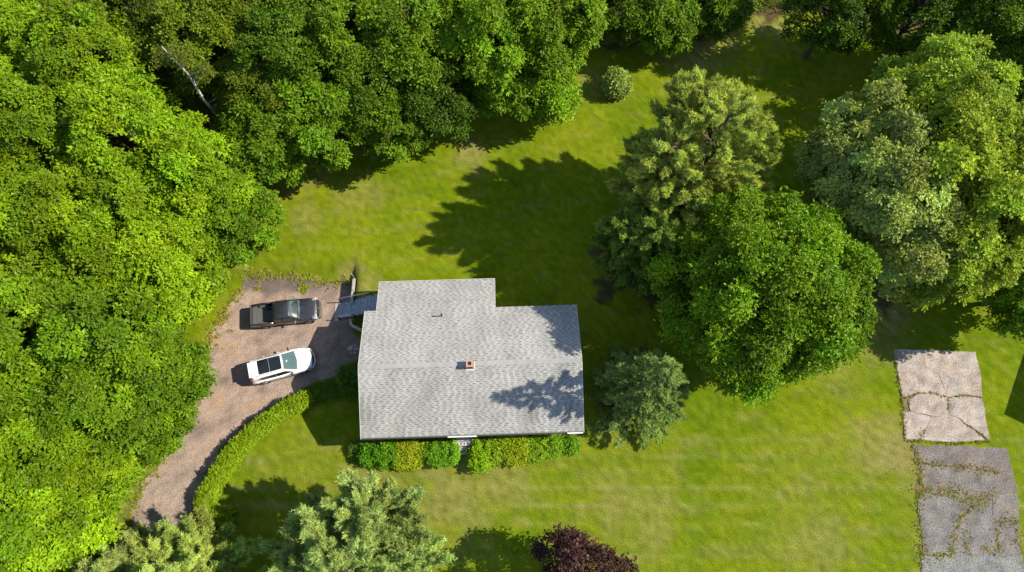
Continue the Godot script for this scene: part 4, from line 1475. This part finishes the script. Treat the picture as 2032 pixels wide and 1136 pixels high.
func outworks() -> void:
	rng.seed = 61
	stairs(Vector3(-13.34, -0.85, -13.99), 0.03)
	wall_run("retaining_wall", "low retaining wall with pale cap running back from the stairs beside the drive", [Vector2(-12.15, -16.33), Vector2(-12.20, -14.32)], [0.12, 0.10], 0.19, M.cap_wood)
	wall_run("retaining_wall", "short angled retaining wall between the stairs and the house corner", [Vector2(-12.26, -13.15), Vector2(-12.15, -12.68), Vector2(-11.09, -12.17)], [-0.05, -0.05, -0.05], 0.20, M.cap_wood)
	var pb := Buf.new()
	pb.tube([Vector3(0, -0.3, 0), Vector3(-0.01, 0.6, 0), Vector3(0.01, 1.15, 0.0)], [0.035, 0.033, 0.03], 7)
	var post := obj("post", pb, M.cap_wood, self, true)
	post.position = Vector3(-12.16, 0.00, -16.42)
	tag(post, "thin pale post standing at the far end of the retaining wall", "post")
	# pale stones laid flat by the garage
	var fs := thing("flat_stones", "pale broken flat stone lying in the shade beside the garage end of the house", "stone")
	var fk := 0
	for poly in [
		[Vector2(-12.53, -11.05), Vector2(-12.32, -11.28), Vector2(-12.04, -11.17), Vector2(-12.14, -10.93), Vector2(-12.44, -10.82)],
		[Vector2(-12.25, -11.32), Vector2(-11.90, -11.36), Vector2(-11.78, -11.21), Vector2(-12.01, -11.17)],
		[Vector2(-11.96, -11.13), Vector2(-11.70, -11.17), Vector2(-11.57, -10.97), Vector2(-11.79, -10.86), Vector2(-12.07, -10.93)],
		[Vector2(-12.40, -10.78), Vector2(-12.14, -10.86), Vector2(-12.05, -10.66), Vector2(-12.19, -10.54)],
		[Vector2(-12.06, -10.86), Vector2(-11.83, -10.78), Vector2(-11.68, -10.82), Vector2(-11.81, -10.58), Vector2(-11.96, -10.54)],
	]:
		piece("stone_piece", poly, 0.09 + 0.012 * (fk % 3), M.concrete, fs, Color(0.36, 0.35, 0.33), 40 + fk, 0.05, -0.012)
		fk += 1
	# the front porch: landing boards and two steps, four small white pots along its edge
	var at := Vector3(-3.41, 0.00, -4.24)
	var o := thing("porch", "small grey board porch with steps at the front door", "porch", at, 0.0314)
	for k in 5:
		var b := Buf.new()
		b.cbox(Vector3(0, 0.55, -0.15 + 0.148 * k), Vector3(1.17, 0.035, 0.14), 0.006)
		obj("porch_board", b, M.porch, o)
	for q in [[-0.54, 0.0], [0.54, 0.0], [-0.54, 0.45], [0.54, 0.45]]:
		var b := Buf.new()
		b.cbox(Vector3(q[0], 0.24, q[1]), Vector3(0.09, 0.56, 0.09), 0.008)
		obj("post", b, M.stair_dark, o)
	for k in 2:
		for j in 2:
			var b := Buf.new()
			b.cbox(Vector3(0, 0.36 - 0.18 * k, 0.60 + 0.28 * k + 0.14 * j), Vector3(1.12, 0.035, 0.132), 0.006)
			obj("step_board", b, M.porch, o)
	for s in [-1, 1]:
		var b := Buf.new()
		b.box(Vector3(s * 0.50, 0.14, 0.70), Vector3(0.04, 0.40, 0.6))
		obj("stringer", b, M.stair_dark, o)
	var names := ["leftmost", "second from the left", "third from the left", "rightmost"]
	for k in 4:
		var b := Buf.new()
		b.lathe([Vector2(0.001, 0), Vector2(0.034, 0), Vector2(0.05, 0.09), Vector2(0.056, 0.09), Vector2(0.056, 0.105), Vector2(0.046, 0.105), Vector2(0.04, 0.075), Vector2(0.001, 0.075)], 12, Vector3.ZERO)
		var pot := obj("flower_pot", b, M.white, self, true)
		pot.position = at + Basis(Vector3.UP, 0.0314) * Vector3(-0.33 + 0.235 * k, 0.5685, 0.36)
		tag(pot, "small white pot on the porch edge, %s of the four" % names[k], "pot", "white pots on the porch")
	# broken concrete pad
	var pad := thing("concrete_pad", "", "", Vector3.ZERO)
	tag(pad, "old pale concrete pad cracked into pieces beside the lawn", "pavement", "", "structure")
	var k2 := 0
	for poly in [
		[Vector2(28.52, -10.76), Vector2(30.43, -10.72), Vector2(30.60, -9.58), Vector2(31.41, -8.91), Vector2(31.63, -7.94), Vector2(31.81, -7.31), Vector2(30.87, -7.61), Vector2(29.65, -7.61), Vector2(28.56, -7.27), Vector2(28.53, -9.06)],
		[Vector2(30.55, -10.72), Vector2(34.50, -10.57), Vector2(34.55, -8.98), Vector2(34.35, -7.31), Vector2(33.13, -7.50), Vector2(31.95, -7.27), Vector2(31.78, -7.94), Vector2(31.56, -8.94), Vector2(30.72, -9.62)],
		[Vector2(29.00, -7.02), Vector2(29.70, -7.46), Vector2(30.84, -7.46), Vector2(31.78, -7.16), Vector2(31.65, -6.11), Vector2(30.45, -5.93), Vector2(29.60, -6.11), Vector2(28.98, -6.29)],
		[Vector2(28.40, -6.11), Vector2(28.95, -6.14), Vector2(29.58, -5.96), Vector2(30.27, -5.78), Vector2(29.69, -4.96), Vector2(29.28, -4.28), Vector2(28.22, -4.25)],
		[Vector2(30.42, -5.78), Vector2(31.56, -6.00), Vector2(32.36, -5.60), Vector2(33.83, -4.28), Vector2(31.92, -4.11), Vector2(29.41, -4.25), Vector2(29.83, -4.92)],
		[Vector2(31.96, -7.13), Vector2(33.10, -7.31), Vector2(34.31, -7.13), Vector2(34.23, -4.32), Vector2(32.49, -5.71), Vector2(31.75, -6.07)],
	]:
		piece("concrete_slab", poly, 0.045 + 0.004 * (k2 % 3), M.concrete, pad, Color(0.365, 0.315, 0.275), k2)
		k2 += 1
	# asphalt drive beside it
	var asp := thing("asphalt_pad", "", "", Vector3.ZERO)
	tag(asp, "cracked grey asphalt parking pad with weeds in its cracks", "pavement", "", "structure")
	k2 = 0
	for q in [
		[[Vector2(28.71, -3.75), Vector2(31.84, -3.72), Vector2(35.33, -3.54), Vector2(35.35, -2.01), Vector2(33.84, -2.08), Vector2(32.11, -2.36), Vector2(29.47, -2.60), Vector2(28.76, -2.98)], Color(0.195, 0.173, 0.163)],
		[[Vector2(29.01, -2.39), Vector2(32.07, -2.19), Vector2(33.81, -1.94), Vector2(35.36, -1.88), Vector2(35.41, -0.68), Vector2(33.63, -0.58), Vector2(32.32, -0.78), Vector2(31.26, -0.78), Vector2(28.94, -0.85), Vector2(28.95, -1.70)], Color(0.200, 0.182, 0.167)],
		[[Vector2(28.40, -0.18), Vector2(28.95, -0.48), Vector2(30.10, -0.24), Vector2(31.14, 0.03), Vector2(30.95, 1.16), Vector2(30.51, 1.82), Vector2(29.98, 3.47), Vector2(28.11, 3.38), Vector2(28.32, 1.82), Vector2(28.29, 0.83)], Color(0.205, 0.192, 0.180)],
		[[Vector2(31.09, 1.16), Vector2(32.28, 0.29), Vector2(33.51, -0.34), Vector2(33.23, 1.29), Vector2(33.96, 1.49), Vector2(35.10, 1.36), Vector2(34.77, 3.44), Vector2(30.22, 3.47), Vector2(30.58, 1.98)], Color(0.200, 0.187, 0.176)],
		[[Vector2(33.69, -0.38), Vector2(35.38, -0.51), Vector2(35.15, 1.16), Vector2(34.00, 1.29), Vector2(33.37, 1.13)], Color(0.210, 0.192, 0.176)],
		[[Vector2(27.99, 3.63), Vector2(32.47, 3.57), Vector2(34.81, 3.57), Vector2(34.33, 7.51), Vector2(27.36, 7.51)], Color(0.223, 0.229, 0.219)],
		[[Vector2(29.06, -0.72), Vector2(31.23, -0.61), Vector2(32.15, -0.61), Vector2(33.39, -0.48), Vector2(32.13, 0.16), Vector2(31.05, 0.83), Vector2(31.23, -0.07), Vector2(30.12, -0.34)], Color(0.190, 0.173, 0.154)],
	]:
		piece("asphalt_slab", q[0], 0.03 + 0.004 * (k2 % 3), M.asphalt, asp, q[1], k2)
		k2 += 1
	# lines overhead: the pole stands past the bottom edge of the view
	var pole := thing("utility_pole", "wooden utility pole beyond the front lawn carrying the house cable", "utility pole", Vector3(14.89, 0.00, 7.96))
	var ub := Buf.new()
	ub.tube([Vector3(0, -0.5, 0), Vector3(0, 9.5, 0)], [0.15, 0.10], 10)
	obj("pole", ub, M.bark, pole, true)
	var xa := Buf.new()
	xa.cbox(Vector3(0, 8.9, 0), Vector3(1.8, 0.12, 0.10), 0.01)
	obj("crossarm", xa, M.bark, pole)
	cable("cable", "thin black service cable hanging from the pole to the house gable", Vector3(4.86, 3.60, -7.06), Vector3(14.89, 8.60, 7.96), 1.2)
	cable("cable", "thin black cable crossing high over the asphalt pad", Vector3(14.89, 8.90, 7.96), Vector3(35.14, 5.50, -3.59), 1.2)
	neighbour()


func cable(called: String, label: String, a: Vector3, e: Vector3, sag: float) -> void:
	var b := Buf.new()
	var pts := []
	var rad := []
	for k in 25:
		var t := k / 24.0
		pts.append(a.lerp(e, t) - a + Vector3.DOWN * sag * 4.0 * t * (1.0 - t))
		rad.append(0.006)
	b.tube(pts, rad, 5)
	var o := obj(called, b, M.wire, self, true)
	o.position = a
	tag(o, label, "cable")


func neighbour() -> void:
	# the next house stands just past the right edge; its shadow falls into view
	var at := Vector3(35.64, 0.00, -6.29) + Vector3(5.9, 0, 0)
	var o := thing("neighbour_house", "grey roofed house just past the right edge whose shadow falls on the lawn", "house", at)
	var w := Buf.new()
	var r0 := PackedVector3Array([Vector3(0.3, -0.3, -5.6), Vector3(0.3, -0.3, 1.0), Vector3(0.3, 3.3, 1.0), Vector3(0.3, 4.8, 0), Vector3(0.3, 2.2, -5.6)])
	var r1 := PackedVector3Array()
	for p in r0: r1.append(p + Vector3(10.0, 0, 0))
	w.loft([r0, r1])
	obj("wall", w, M.siding, o)
	for q in [[0.0, 1.35, 5.0, 3.05], [-6.2, 0.0, 1.95, 5.0]]:
		var b := Buf.new()
		var a := PackedVector3Array([Vector3(0, q[2], q[0]), Vector3(0, q[3], q[1]), Vector3(0, q[3] - 0.14, q[1]), Vector3(0, q[2] - 0.14, q[0])])
		var a2 := PackedVector3Array()
		for p in a: a2.append(p + Vector3(10.6, 0, 0))
		b.loft([a, a2])
		b.col = Color(0.28, 0.28, 0.28)
		obj("roof", b, M.fascia, o)
	window_at(o, Vector3(3.5, 1.6, 1.0), 1.2, 1.1, 0)
	window_at(o, Vector3(7.0, 1.6, 1.0), 1.2, 1.1, 0)
	window_at(o, Vector3(0.3, 1.6, -2.5), 1.0, 1.0, -PI / 2)


func planting() -> void:
	# hedges
	hedge("hedge", "bright lime green clipped hedge curving along the drive to a hooked end", [Vector2(-14.87, -7.34), Vector2(-15.76, -6.83), Vector2(-16.78, -6.22), Vector2(-17.94, -5.30), Vector2(-18.90, -4.32), Vector2(-19.66, -3.28), Vector2(-20.30, -2.18), Vector2(-20.79, -1.11), Vector2(-21.11, -0.17), Vector2(-21.13, 0.49), Vector2(-20.52, 0.88), Vector2(-19.31, 0.94)], 1.0, 1.15, Color(0.255, 0.385, 0.008), 1)
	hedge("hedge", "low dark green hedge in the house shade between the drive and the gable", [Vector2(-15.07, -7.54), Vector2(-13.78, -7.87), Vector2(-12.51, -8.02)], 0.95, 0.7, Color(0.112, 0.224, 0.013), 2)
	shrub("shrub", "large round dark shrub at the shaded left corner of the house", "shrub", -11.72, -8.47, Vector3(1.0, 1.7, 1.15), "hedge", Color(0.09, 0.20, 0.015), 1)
	shrub("shrub", "lone pale green bush standing on the back lawn", "shrub", 8.73, -33.07, Vector3(0.85, 1.9, 0.9), "greensilver", Color(0.29, 0.39, 0.075), 2, "", 0.8, 0.62)
	# along the front wall
	var front := "shrubs along the front wall"
	var list := [
		[-10.87, -3.52, 0.69, 0.6, 0.55], "hedge", Color(0.148, 0.251, 0.031), "small dull green shrub at the left front corner of the house",
		[-9.93, -3.12, 0.78, 1.05, 0.75], "hedge", Color(0.125, 0.335, 0.011), "leftmost tall dark green shrub in the front row",
		[-8.79, -3.08, 0.94, 1.1, 0.83], "hedge", Color(0.148, 0.351, 0.011), "second dark green shrub in the front row, left of the yellow one",
		[-7.39, -3.06, 0.98, 0.9, 0.77], "small", Color(0.380, 0.448, 0.018), "yellow-green shrub with brown gaps left of the porch",
		[-6.18, -3.16, 0.69, 0.9, 0.73], "hedge", Color(0.297, 0.435, 0.016), "lime shrub between the yellow shrub and the two beside the porch",
		[-5.32, -3.15, 0.69, 1.1, 0.77], "hedge", Color(0.148, 0.351, 0.016), "green shrub second from the left side of the porch",
		[-4.36, -3.22, 0.62, 1.1, 0.77], "hedge", Color(0.208, 0.435, 0.016), "bright green shrub touching the left side of the porch",
		[-2.23, -3.05, 0.78, 1.2, 0.99], "hedge", Color(0.297, 0.503, 0.011), "rounded bright lime shrub right of the porch steps",
		[-0.92, -3.43, 0.78, 1.05, 0.88], "hedge", Color(0.325, 0.469, 0.016), "yellow-green shrub second to the right of the porch",
		[0.28, -3.47, 0.88, 1.0, 0.86], "small", Color(0.355, 0.452, 0.016), "broad yellow-green shrub at the middle of the right row",
		[1.57, -3.54, 0.83, 1.0, 0.81], "hedge", Color(0.267, 0.435, 0.016), "mid green shrub third from the right end of the front row",
		[2.71, -3.71, 0.78, 0.95, 0.73], "hedge", Color(0.222, 0.419, 0.016), "leafy green shrub second from the right end of the front row",
		[4.01, -3.79, 0.75, 0.7, 0.55], "hedge", Color(0.162, 0.335, 0.011), "low green shrub at the right end of the front row",
	]
	for i in range(0, list.size(), 4):
		var q: Array = list[i]
		shrub("shrub", list[i + 3], "shrub", q[0], q[1], Vector3(q[2], q[3], q[4]), list[i + 1], list[i + 2], 20 + i, front, 0.55 if list[i + 1] == "small" else 1.0)
	# dry strip of old stems under the eaves, weeds in the paving
	weeds("dead_stems", "brown dry stems and litter under the front eaves", "dry plants", [[Vector2(-10.13, -3.82), Vector2(-4.19, -4.00)], [Vector2(-2.67, -4.00), Vector2(4.12, -4.25)]], 60.0, 0.22, Color(0.480, 0.320, 0.176), Color(0.256, 0.320, 0.048), 1, 1.3)
	weeds("grass_tuft", "bright grass tuft growing in the drive behind the truck", "grass", [[Vector2(-19.89, -15.81), Vector2(-19.43, -15.85)]], 110.0, 0.14, Color(0.352, 0.448, 0.032), Color(0.400, 0.384, 0.064), 2)
	weeds("grass_tuft", "bright grass tuft growing in the drive above the truck cab", "grass", [[Vector2(-16.41, -15.81), Vector2(-15.95, -15.85)]], 110.0, 0.14, Color(0.352, 0.448, 0.032), Color(0.400, 0.384, 0.064), 3)
	weeds("drive_edge_grass", "straggling dry grass along the edges of the drive", "grass", [[Vector2(-20.85, -16.66), Vector2(-18.53, -16.83), Vector2(-16.17, -16.62), Vector2(-14.59, -16.21), Vector2(-12.65, -16.25)], [Vector2(-20.95, -15.89), Vector2(-22.01, -13.60), Vector2(-22.79, -12.31), Vector2(-22.99, -10.95)], [Vector2(-24.10, -4.49), Vector2(-25.29, -3.96), Vector2(-25.64, -3.26), Vector2(-25.27, -2.22), Vector2(-25.95, -1.36), Vector2(-26.43, 1.49)]], 26.0, 0.35, Color(0.544, 0.432, 0.144), Color(0.320, 0.384, 0.032), 4)
	weeds("pad_weeds", "dry weeds growing in the cracks of the concrete pad", "weeds", [[Vector2(28.55, -7.20), Vector2(29.64, -7.53), Vector2(30.86, -7.53), Vector2(31.86, -7.20), Vector2(33.11, -7.38), Vector2(34.33, -7.20)], [Vector2(29.00, -7.02), Vector2(28.93, -6.22)], [Vector2(31.64, -6.04), Vector2(31.86, -7.02)], [Vector2(32.47, -5.64), Vector2(34.11, -4.25)], [Vector2(29.28, -4.28), Vector2(29.76, -4.96)], [Vector2(28.20, -4.11), Vector2(31.88, -3.93), Vector2(34.25, -4.07)], [Vector2(28.51, -10.68), Vector2(28.48, -7.20), Vector2(28.22, -4.25)]], 30.0, 0.08, Color(0.50, 0.40, 0.19), Color(0.36, 0.38, 0.08), 5, 0.5)
	weeds("asphalt_weeds", "tan and green weeds growing in the cracks of the asphalt pad", "weeds", [[Vector2(28.73, -2.84), Vector2(29.46, -2.53), Vector2(32.09, -2.29), Vector2(33.82, -2.01), Vector2(34.51, -1.91)], [Vector2(28.35, -0.68), Vector2(29.07, -0.78), Vector2(30.18, -0.65), Vector2(31.42, -0.68), Vector2(32.38, -0.18), Vector2(33.60, -0.45)], [Vector2(30.11, -0.65), Vector2(30.50, -0.51), Vector2(31.18, -0.34)], [Vector2(33.58, -0.34), Vector2(32.46, 0.29), Vector2(31.04, 1.22), Vector2(30.48, 1.98), Vector2(30.02, 3.44)], [Vector2(31.22, -0.01), Vector2(32.15, 0.09)], [Vector2(28.35, 3.54), Vector2(30.07, 3.54)], [Vector2(31.04, 2.14), Vector2(31.21, 3.38)], [Vector2(33.45, 1.39), Vector2(35.02, 1.42)], [Vector2(33.50, 1.82), Vector2(33.26, 3.44), Vector2(32.24, 3.05)], [Vector2(34.93, 1.82), Vector2(34.78, 2.96)], [Vector2(28.74, -3.68), Vector2(28.98, -2.22), Vector2(28.57, -0.34), Vector2(28.34, 0.16), Vector2(28.22, 2.14), Vector2(27.89, 4.40)]], 52.0, 0.20, Color(0.62, 0.47, 0.23), Color(0.42, 0.45, 0.09), 6, 0.5)


func forest() -> void:
	var lime := Color(0.172, 0.288, 0.005)
	var leaf_ := Color(0.125, 0.230, 0.005)
	var olive := Color(0.130, 0.190, 0.008)
	var deep := Color(0.088, 0.168, 0.006)
	var mid := Color(0.122, 0.222, 0.006)
	var tints := {"lime": lime, "leaf": leaf_, "olive": olive, "deep": deep, "mid": mid, "silver": Color(0.330, 0.410, 0.095), "greensilver": Color(0.290, 0.400, 0.030)}
	var rows := [
		[-35.60, -30.17, 13.5, 4.0, "lime", 0.25, "bright lime-green tree at the top left corner"],
		[-29.07, -28.71, 14, 3.8, "lime", 0.25, "tall lime-green tree touching the dark crowns at the top left"],
		[-31.20, -22.79, 14, 4.2, "lime", 0.25, "lime-green tree on the left edge below the corner tree"],
		[-25.78, -22.79, 14, 4.2, "lime", 0.25, "lime-green tree left of the bare white birch trunk"],
		[-21.88, -21.17, 12, 3.6, "lime", 0.25, "lime-green tree just below the bare white birch trunk"],
		[-19.90, -18.61, 9, 3.0, "leaf", 0.25, "lower bright green tree reaching out over the back lawn's left edge"],
		[-31.57, -15.90, 14, 4.3, "lime", 0.25, "lime-green tree on the left edge halfway down"],
		[-26.85, -16.59, 14, 4.3, "lime", 0.25, "lime-green tree in the middle of the left woods"],
		[-23.45, -14.79, 12, 3.9, "lime", 0.25, "lime-green tree left of the small gap beside the drive's top end"],
		[-29.08, -10.64, 13.5, 4.2, "leaf", 0.25, "bright green tree deep in the left woods level with the truck"],
		[-25.25, -10.47, 12.5, 4.0, "leaf", 0.25, "bright green tree second back from the drive level with the truck"],
		[-23.51, -8.06, 10, 3.1, "leaf", 0.22, "green tree leaning over the drive opposite the white SUV"],
		[-30.44, -6.70, 12, 3.6, "lime", 0.25, "lime-green tree on the left edge above the pale brushy gap"],
		[-26.11, -6.64, 11, 3.7, "leaf", 0.25, "green tree at the middle of the left woods above the bottom gap"],
		[-24.17, -5.55, 8, 2.5, "leaf", 0.2, "small green tree overhanging the bend of the drive"],
		[-29.37, -1.90, 11, 3.5, "lime", 0.25, "lime-green tree at the lower left edge below the pale brushy gap"],
		[-28.08, -1.35, 9.5, 3.1, "lime", 0.2, "lime-green tree beside the grass strip left of the drive"],
		[-28.22, 2.22, 12, 3.7, "lime", 0.25, "lime-green tree at the bottom left corner"],
		[-27.96, 1.62, 8.5, 2.7, "lime", 0.2, "rounded lime-green tree next to the bottom left corner tree"],
		[-30.73, -5.10, 6.5, 2.4, "silver", 0.2, "pale greyish brushy tree in the gap of the lower left woods"],
		[-26.74, -32.98, 13, 3.7, "olive", 0.25, "dark olive tree behind the lime trees at the top edge"],
		[-21.42, -31.46, 13, 3.7, "olive", 0.25, "olive tree with thin white stems above the bare birch"],
		[-18.05, -28.11, 11, 3.3, "olive", 0.25, "olive-green tree right of the bare white birch trunk"],
		[-17.84, -25.22, 9, 2.9, "mid", 0.22, "green tree at the upper left corner of the back lawn"],
		[-19.24, -32.98, 13, 3.7, "olive", 0.25, "olive tree at the top edge between two darker gaps"],
		[-15.34, -30.40, 13, 3.8, "deep", 0.25, "dark green tree in the middle of the top left woods"],
		[-11.80, -32.30, 13.5, 3.7, "mid", 0.25, "brighter green domed tree at the top edge left of centre"],
		[-13.82, -27.35, 10, 3.2, "mid", 0.22, "green tree hanging over the top edge of the back lawn"],
		[-10.38, -29.06, 10.5, 3.1, "deep", 0.22, "dark green tree behind the ragged lawn edge, left of centre"],
		[-9.32, -27.27, 7.5, 2.5, "mid", 0.2, "low green tree on the lawn edge at the middle of the top woods"],
		[-6.82, -32.35, 12.5, 3.9, "mid", 0.25, "green tree at the top edge near the centre"],
		[-5.85, -28.81, 9, 2.8, "deep", 0.22, "dark green tree beside the shadowed nook of the top lawn edge"],
		[-2.06, -32.79, 12.5, 4.0, "leaf", 0.25, "bright green maple at the top edge near the centre"],
		[2.76, -33.28, 11.5, 3.6, "leaf", 0.25, "bright green maple at the right end of the top woods"],
		[-0.23, -31.19, 8, 2.6, "leaf", 0.22, "lower green maple in front of the bright pair at the top"],
		[2.71, -30.14, 6.0, 2.1, "leaf", 0.15, "small loose bright tree reaching over the back lawn"],
		[9.44, -37.72, 7.0, 2.5, "deep", 0.22, "dark green tree right of the maples at the top edge"],
		[12.57, -36.86, 6.0, 2.3, "leaf", 0.18, "rounded green tree above the tan lawn edge at the top"],
		[16.99, -38.57, 6.0, 2.2, "leaf", 0.18, "small green tree at the top edge left of the dark corner"],
		[25.28, -36.50, 10.5, 3.3, "deep", 0.2, "dark green tree at the top edge over the shaded lawn"],
		[31.25, -35.60, 9.5, 2.9, "deep", 0.2, "dark green tree behind the silver poplars at the top"],
		[36.14, -34.88, 10.5, 3.2, "deep", 0.2, "dark green tree at the top right corner"],
		[35.93, -14.35, 8.5, 3.2, "leaf", 0.2, "green tree on the right edge below the poplars"],
		[30.99, -27.37, 12.5, 4.6, "greensilver", 0.18, "yellow-green tree above the huge poplar at the shaded back lawn"],
		[38.17, -30.20, 10, 3.5, "leaf", 0.2, "bright green tree on the right edge below the dark corner"],
		[-37.09, -36.77, 13, 3.8, "olive", 0.25, "olive tree half cut off above the top left corner tree"],
	]
	var k := 0
	for r in rows:
		k += 1
		var spray: String = "broad"
		if r[4] in ["olive", "deep"]: spray = "small"
		if r[4] in ["silver", "greensilver"]: spray = r[4]
		broadleaf("tree", r[6], r[0], r[1], r[2], r[3], spray, tints[r[4]], M.bark_grey if k % 2 else M.bark, r[5], 1.0, k)
	broadleaf("poplar_tree", "huge broad poplar with silvery leaves on its left side and yellow-green on its right", 27.96, -20.47, 14.5, 7.7, "mixed", tints.greensilver, M.bark_grey, 0.11, 1.0, 310, 190)
	# the lone big tree behind the house
	broadleaf("round_tree", "big round dense green tree on the lawn right of the house", 16.03, -12.86, 13.4, 6.45, "small", Color(0.138, 0.242, 0.006), M.bark, 0.10, 1.0, 301, 170)
	pine("pine_tree", "tall broad olive-green pine beside the back lawn", 12.77, -21.77, 15.2, 5.9, Color(0.430, 0.500, 0.085), M.bark, 1, 5, 0.10, 0.9)
	pine("pine_tree", "darker lower pine on the shaded house side of the tall pine", 9.57, -16.70, 9.8, 3.9, Color(0.21, 0.32, 0.045), M.bark, 2, 2, 0.08, 0.6)
	spruce("spruce_tree", "blue-green pointed spruce at the right end of the house", 8.90, -7.20, 12.6, 3.3, Color(0.270, 0.380, 0.095), M.bark, 3)
	pine("pine_tree", "large grey-green pine at the bottom edge below the front lawn", -9.14, 3.82, 13.0, 6.0, Color(0.375, 0.490, 0.130), M.bark, 4, 3, 0.12, 0.8)
	pine("pine_tree", "grey-green pine at the bottom edge over the mouth of the drive", -19.19, 4.46, 10.0, 4.0, Color(0.400, 0.510, 0.105), M.bark, 5, 2, 0.12, 0.8)
	pine("pine_tree", "pale pine at the bottom left between the drive and the bright trees", -23.24, 4.78, 10.5, 3.9, Color(0.410, 0.510, 0.125), M.bark, 6, 2, 0.12, 0.8)
	pine("pine_tree", "small pale pine in the bottom left corner beside the bright trees", -26.90, 5.34, 9.0, 3.6, Color(0.410, 0.505, 0.125), M.bark, 7, 2, 0.12, 0.8)
	broadleaf("copper_tree", "dark purple-leaved tree at the bottom edge of the front lawn", 4.11, 4.15, 7.0, 2.6, "small", Color(0.070, 0.033, 0.031), M.bark, 0.2, 0.95, 305, 17)
	birch()
	undergrowth()


func birch() -> void:
	rng.seed = 404
	var at := Vector3(-21.59, 0.00, -27.08)
	var o := thing("birch_tree", "thin birch with bare white trunk showing between the dark crowns", "tree", at)
	var t := Buf.new()
	t.tube([Vector3(0, -0.3, 0), Vector3(0.1, 4, -0.1), Vector3(-0.1, 8, 0.15), Vector3(0.05, 11, 0), Vector3(-0.2, 14.0, 0.1)], [0.17, 0.14, 0.11, 0.07, 0.02], 8)
	var sets := [[], [], []]
	var cols := [[], [], []]
	for k in 16:
		var y := rng.randf_range(4.0, 13.2)
		var a := rng.randf() * TAU
		var len := rng.randf_range(1.0, 2.3) * (1.0 - (y - 4.0) / 16.0)
		var p0 := Vector3(0, y, 0)
		var p1 := p0 + Vector3(cos(a) * len, len * 0.35, sin(a) * len)
		t.tube([p0, p0.lerp(p1, 0.5) + Vector3(0, 0.1, 0), p1], [0.04, 0.025, 0.008], 5)
		if k % 2: continue
		for i in 9:
			sets[i % 3].append(Transform3D(basis_up(Vector3.UP + rand_dir() * 0.4, rng.randf_range(0.5, 0.8)), p1 + rand_dir() * 0.5))
			cols[i % 3].append(vary(Color(0.13, 0.17, 0.015), 0.05))
	obj("trunk", t, M.bark_white, o, true)
	for w in 3:
		copies("crown", clumps["small%d" % w], sets[w], cols[w], o)


func undergrowth() -> void:
	# saplings and brush on the floor of the woods, too dense to count
	rng.seed = 707
	var sets := [[], [], []]
	var cols := [[], [], []]
	var wood: PackedVector2Array = woods[0]
	var n := 0
	while n < 5200:
		var p := Vector2(rng.randf_range(-46, 46), rng.randf_range(-44, 6))
		if not inside(p, wood): continue
		n += 1
		if n_mid.get_noise_2d(p.x, p.y) < -0.12: continue
		var w := n % 3
		sets[w].append(Transform3D(basis_up(Vector3.UP + rand_dir() * 0.4, rng.randf_range(0.7, 1.5)), Vector3(p.x, land(p.x, p.y) + rng.randf_range(0.1, 1.3), p.y)))
		cols[w].append(vary(Color(0.12, 0.19, 0.010), 0.08))
	var o := Node3D.new()
	o.name = "undergrowth"
	add_child(o, true)
	tag(o, "dark brush and saplings covering the floor of the woods", "undergrowth")
	o.set_meta("kind", "stuff")
	for w in 3:
		copies("brush", clumps["dark%d" % w], sets[w], cols[w], o)
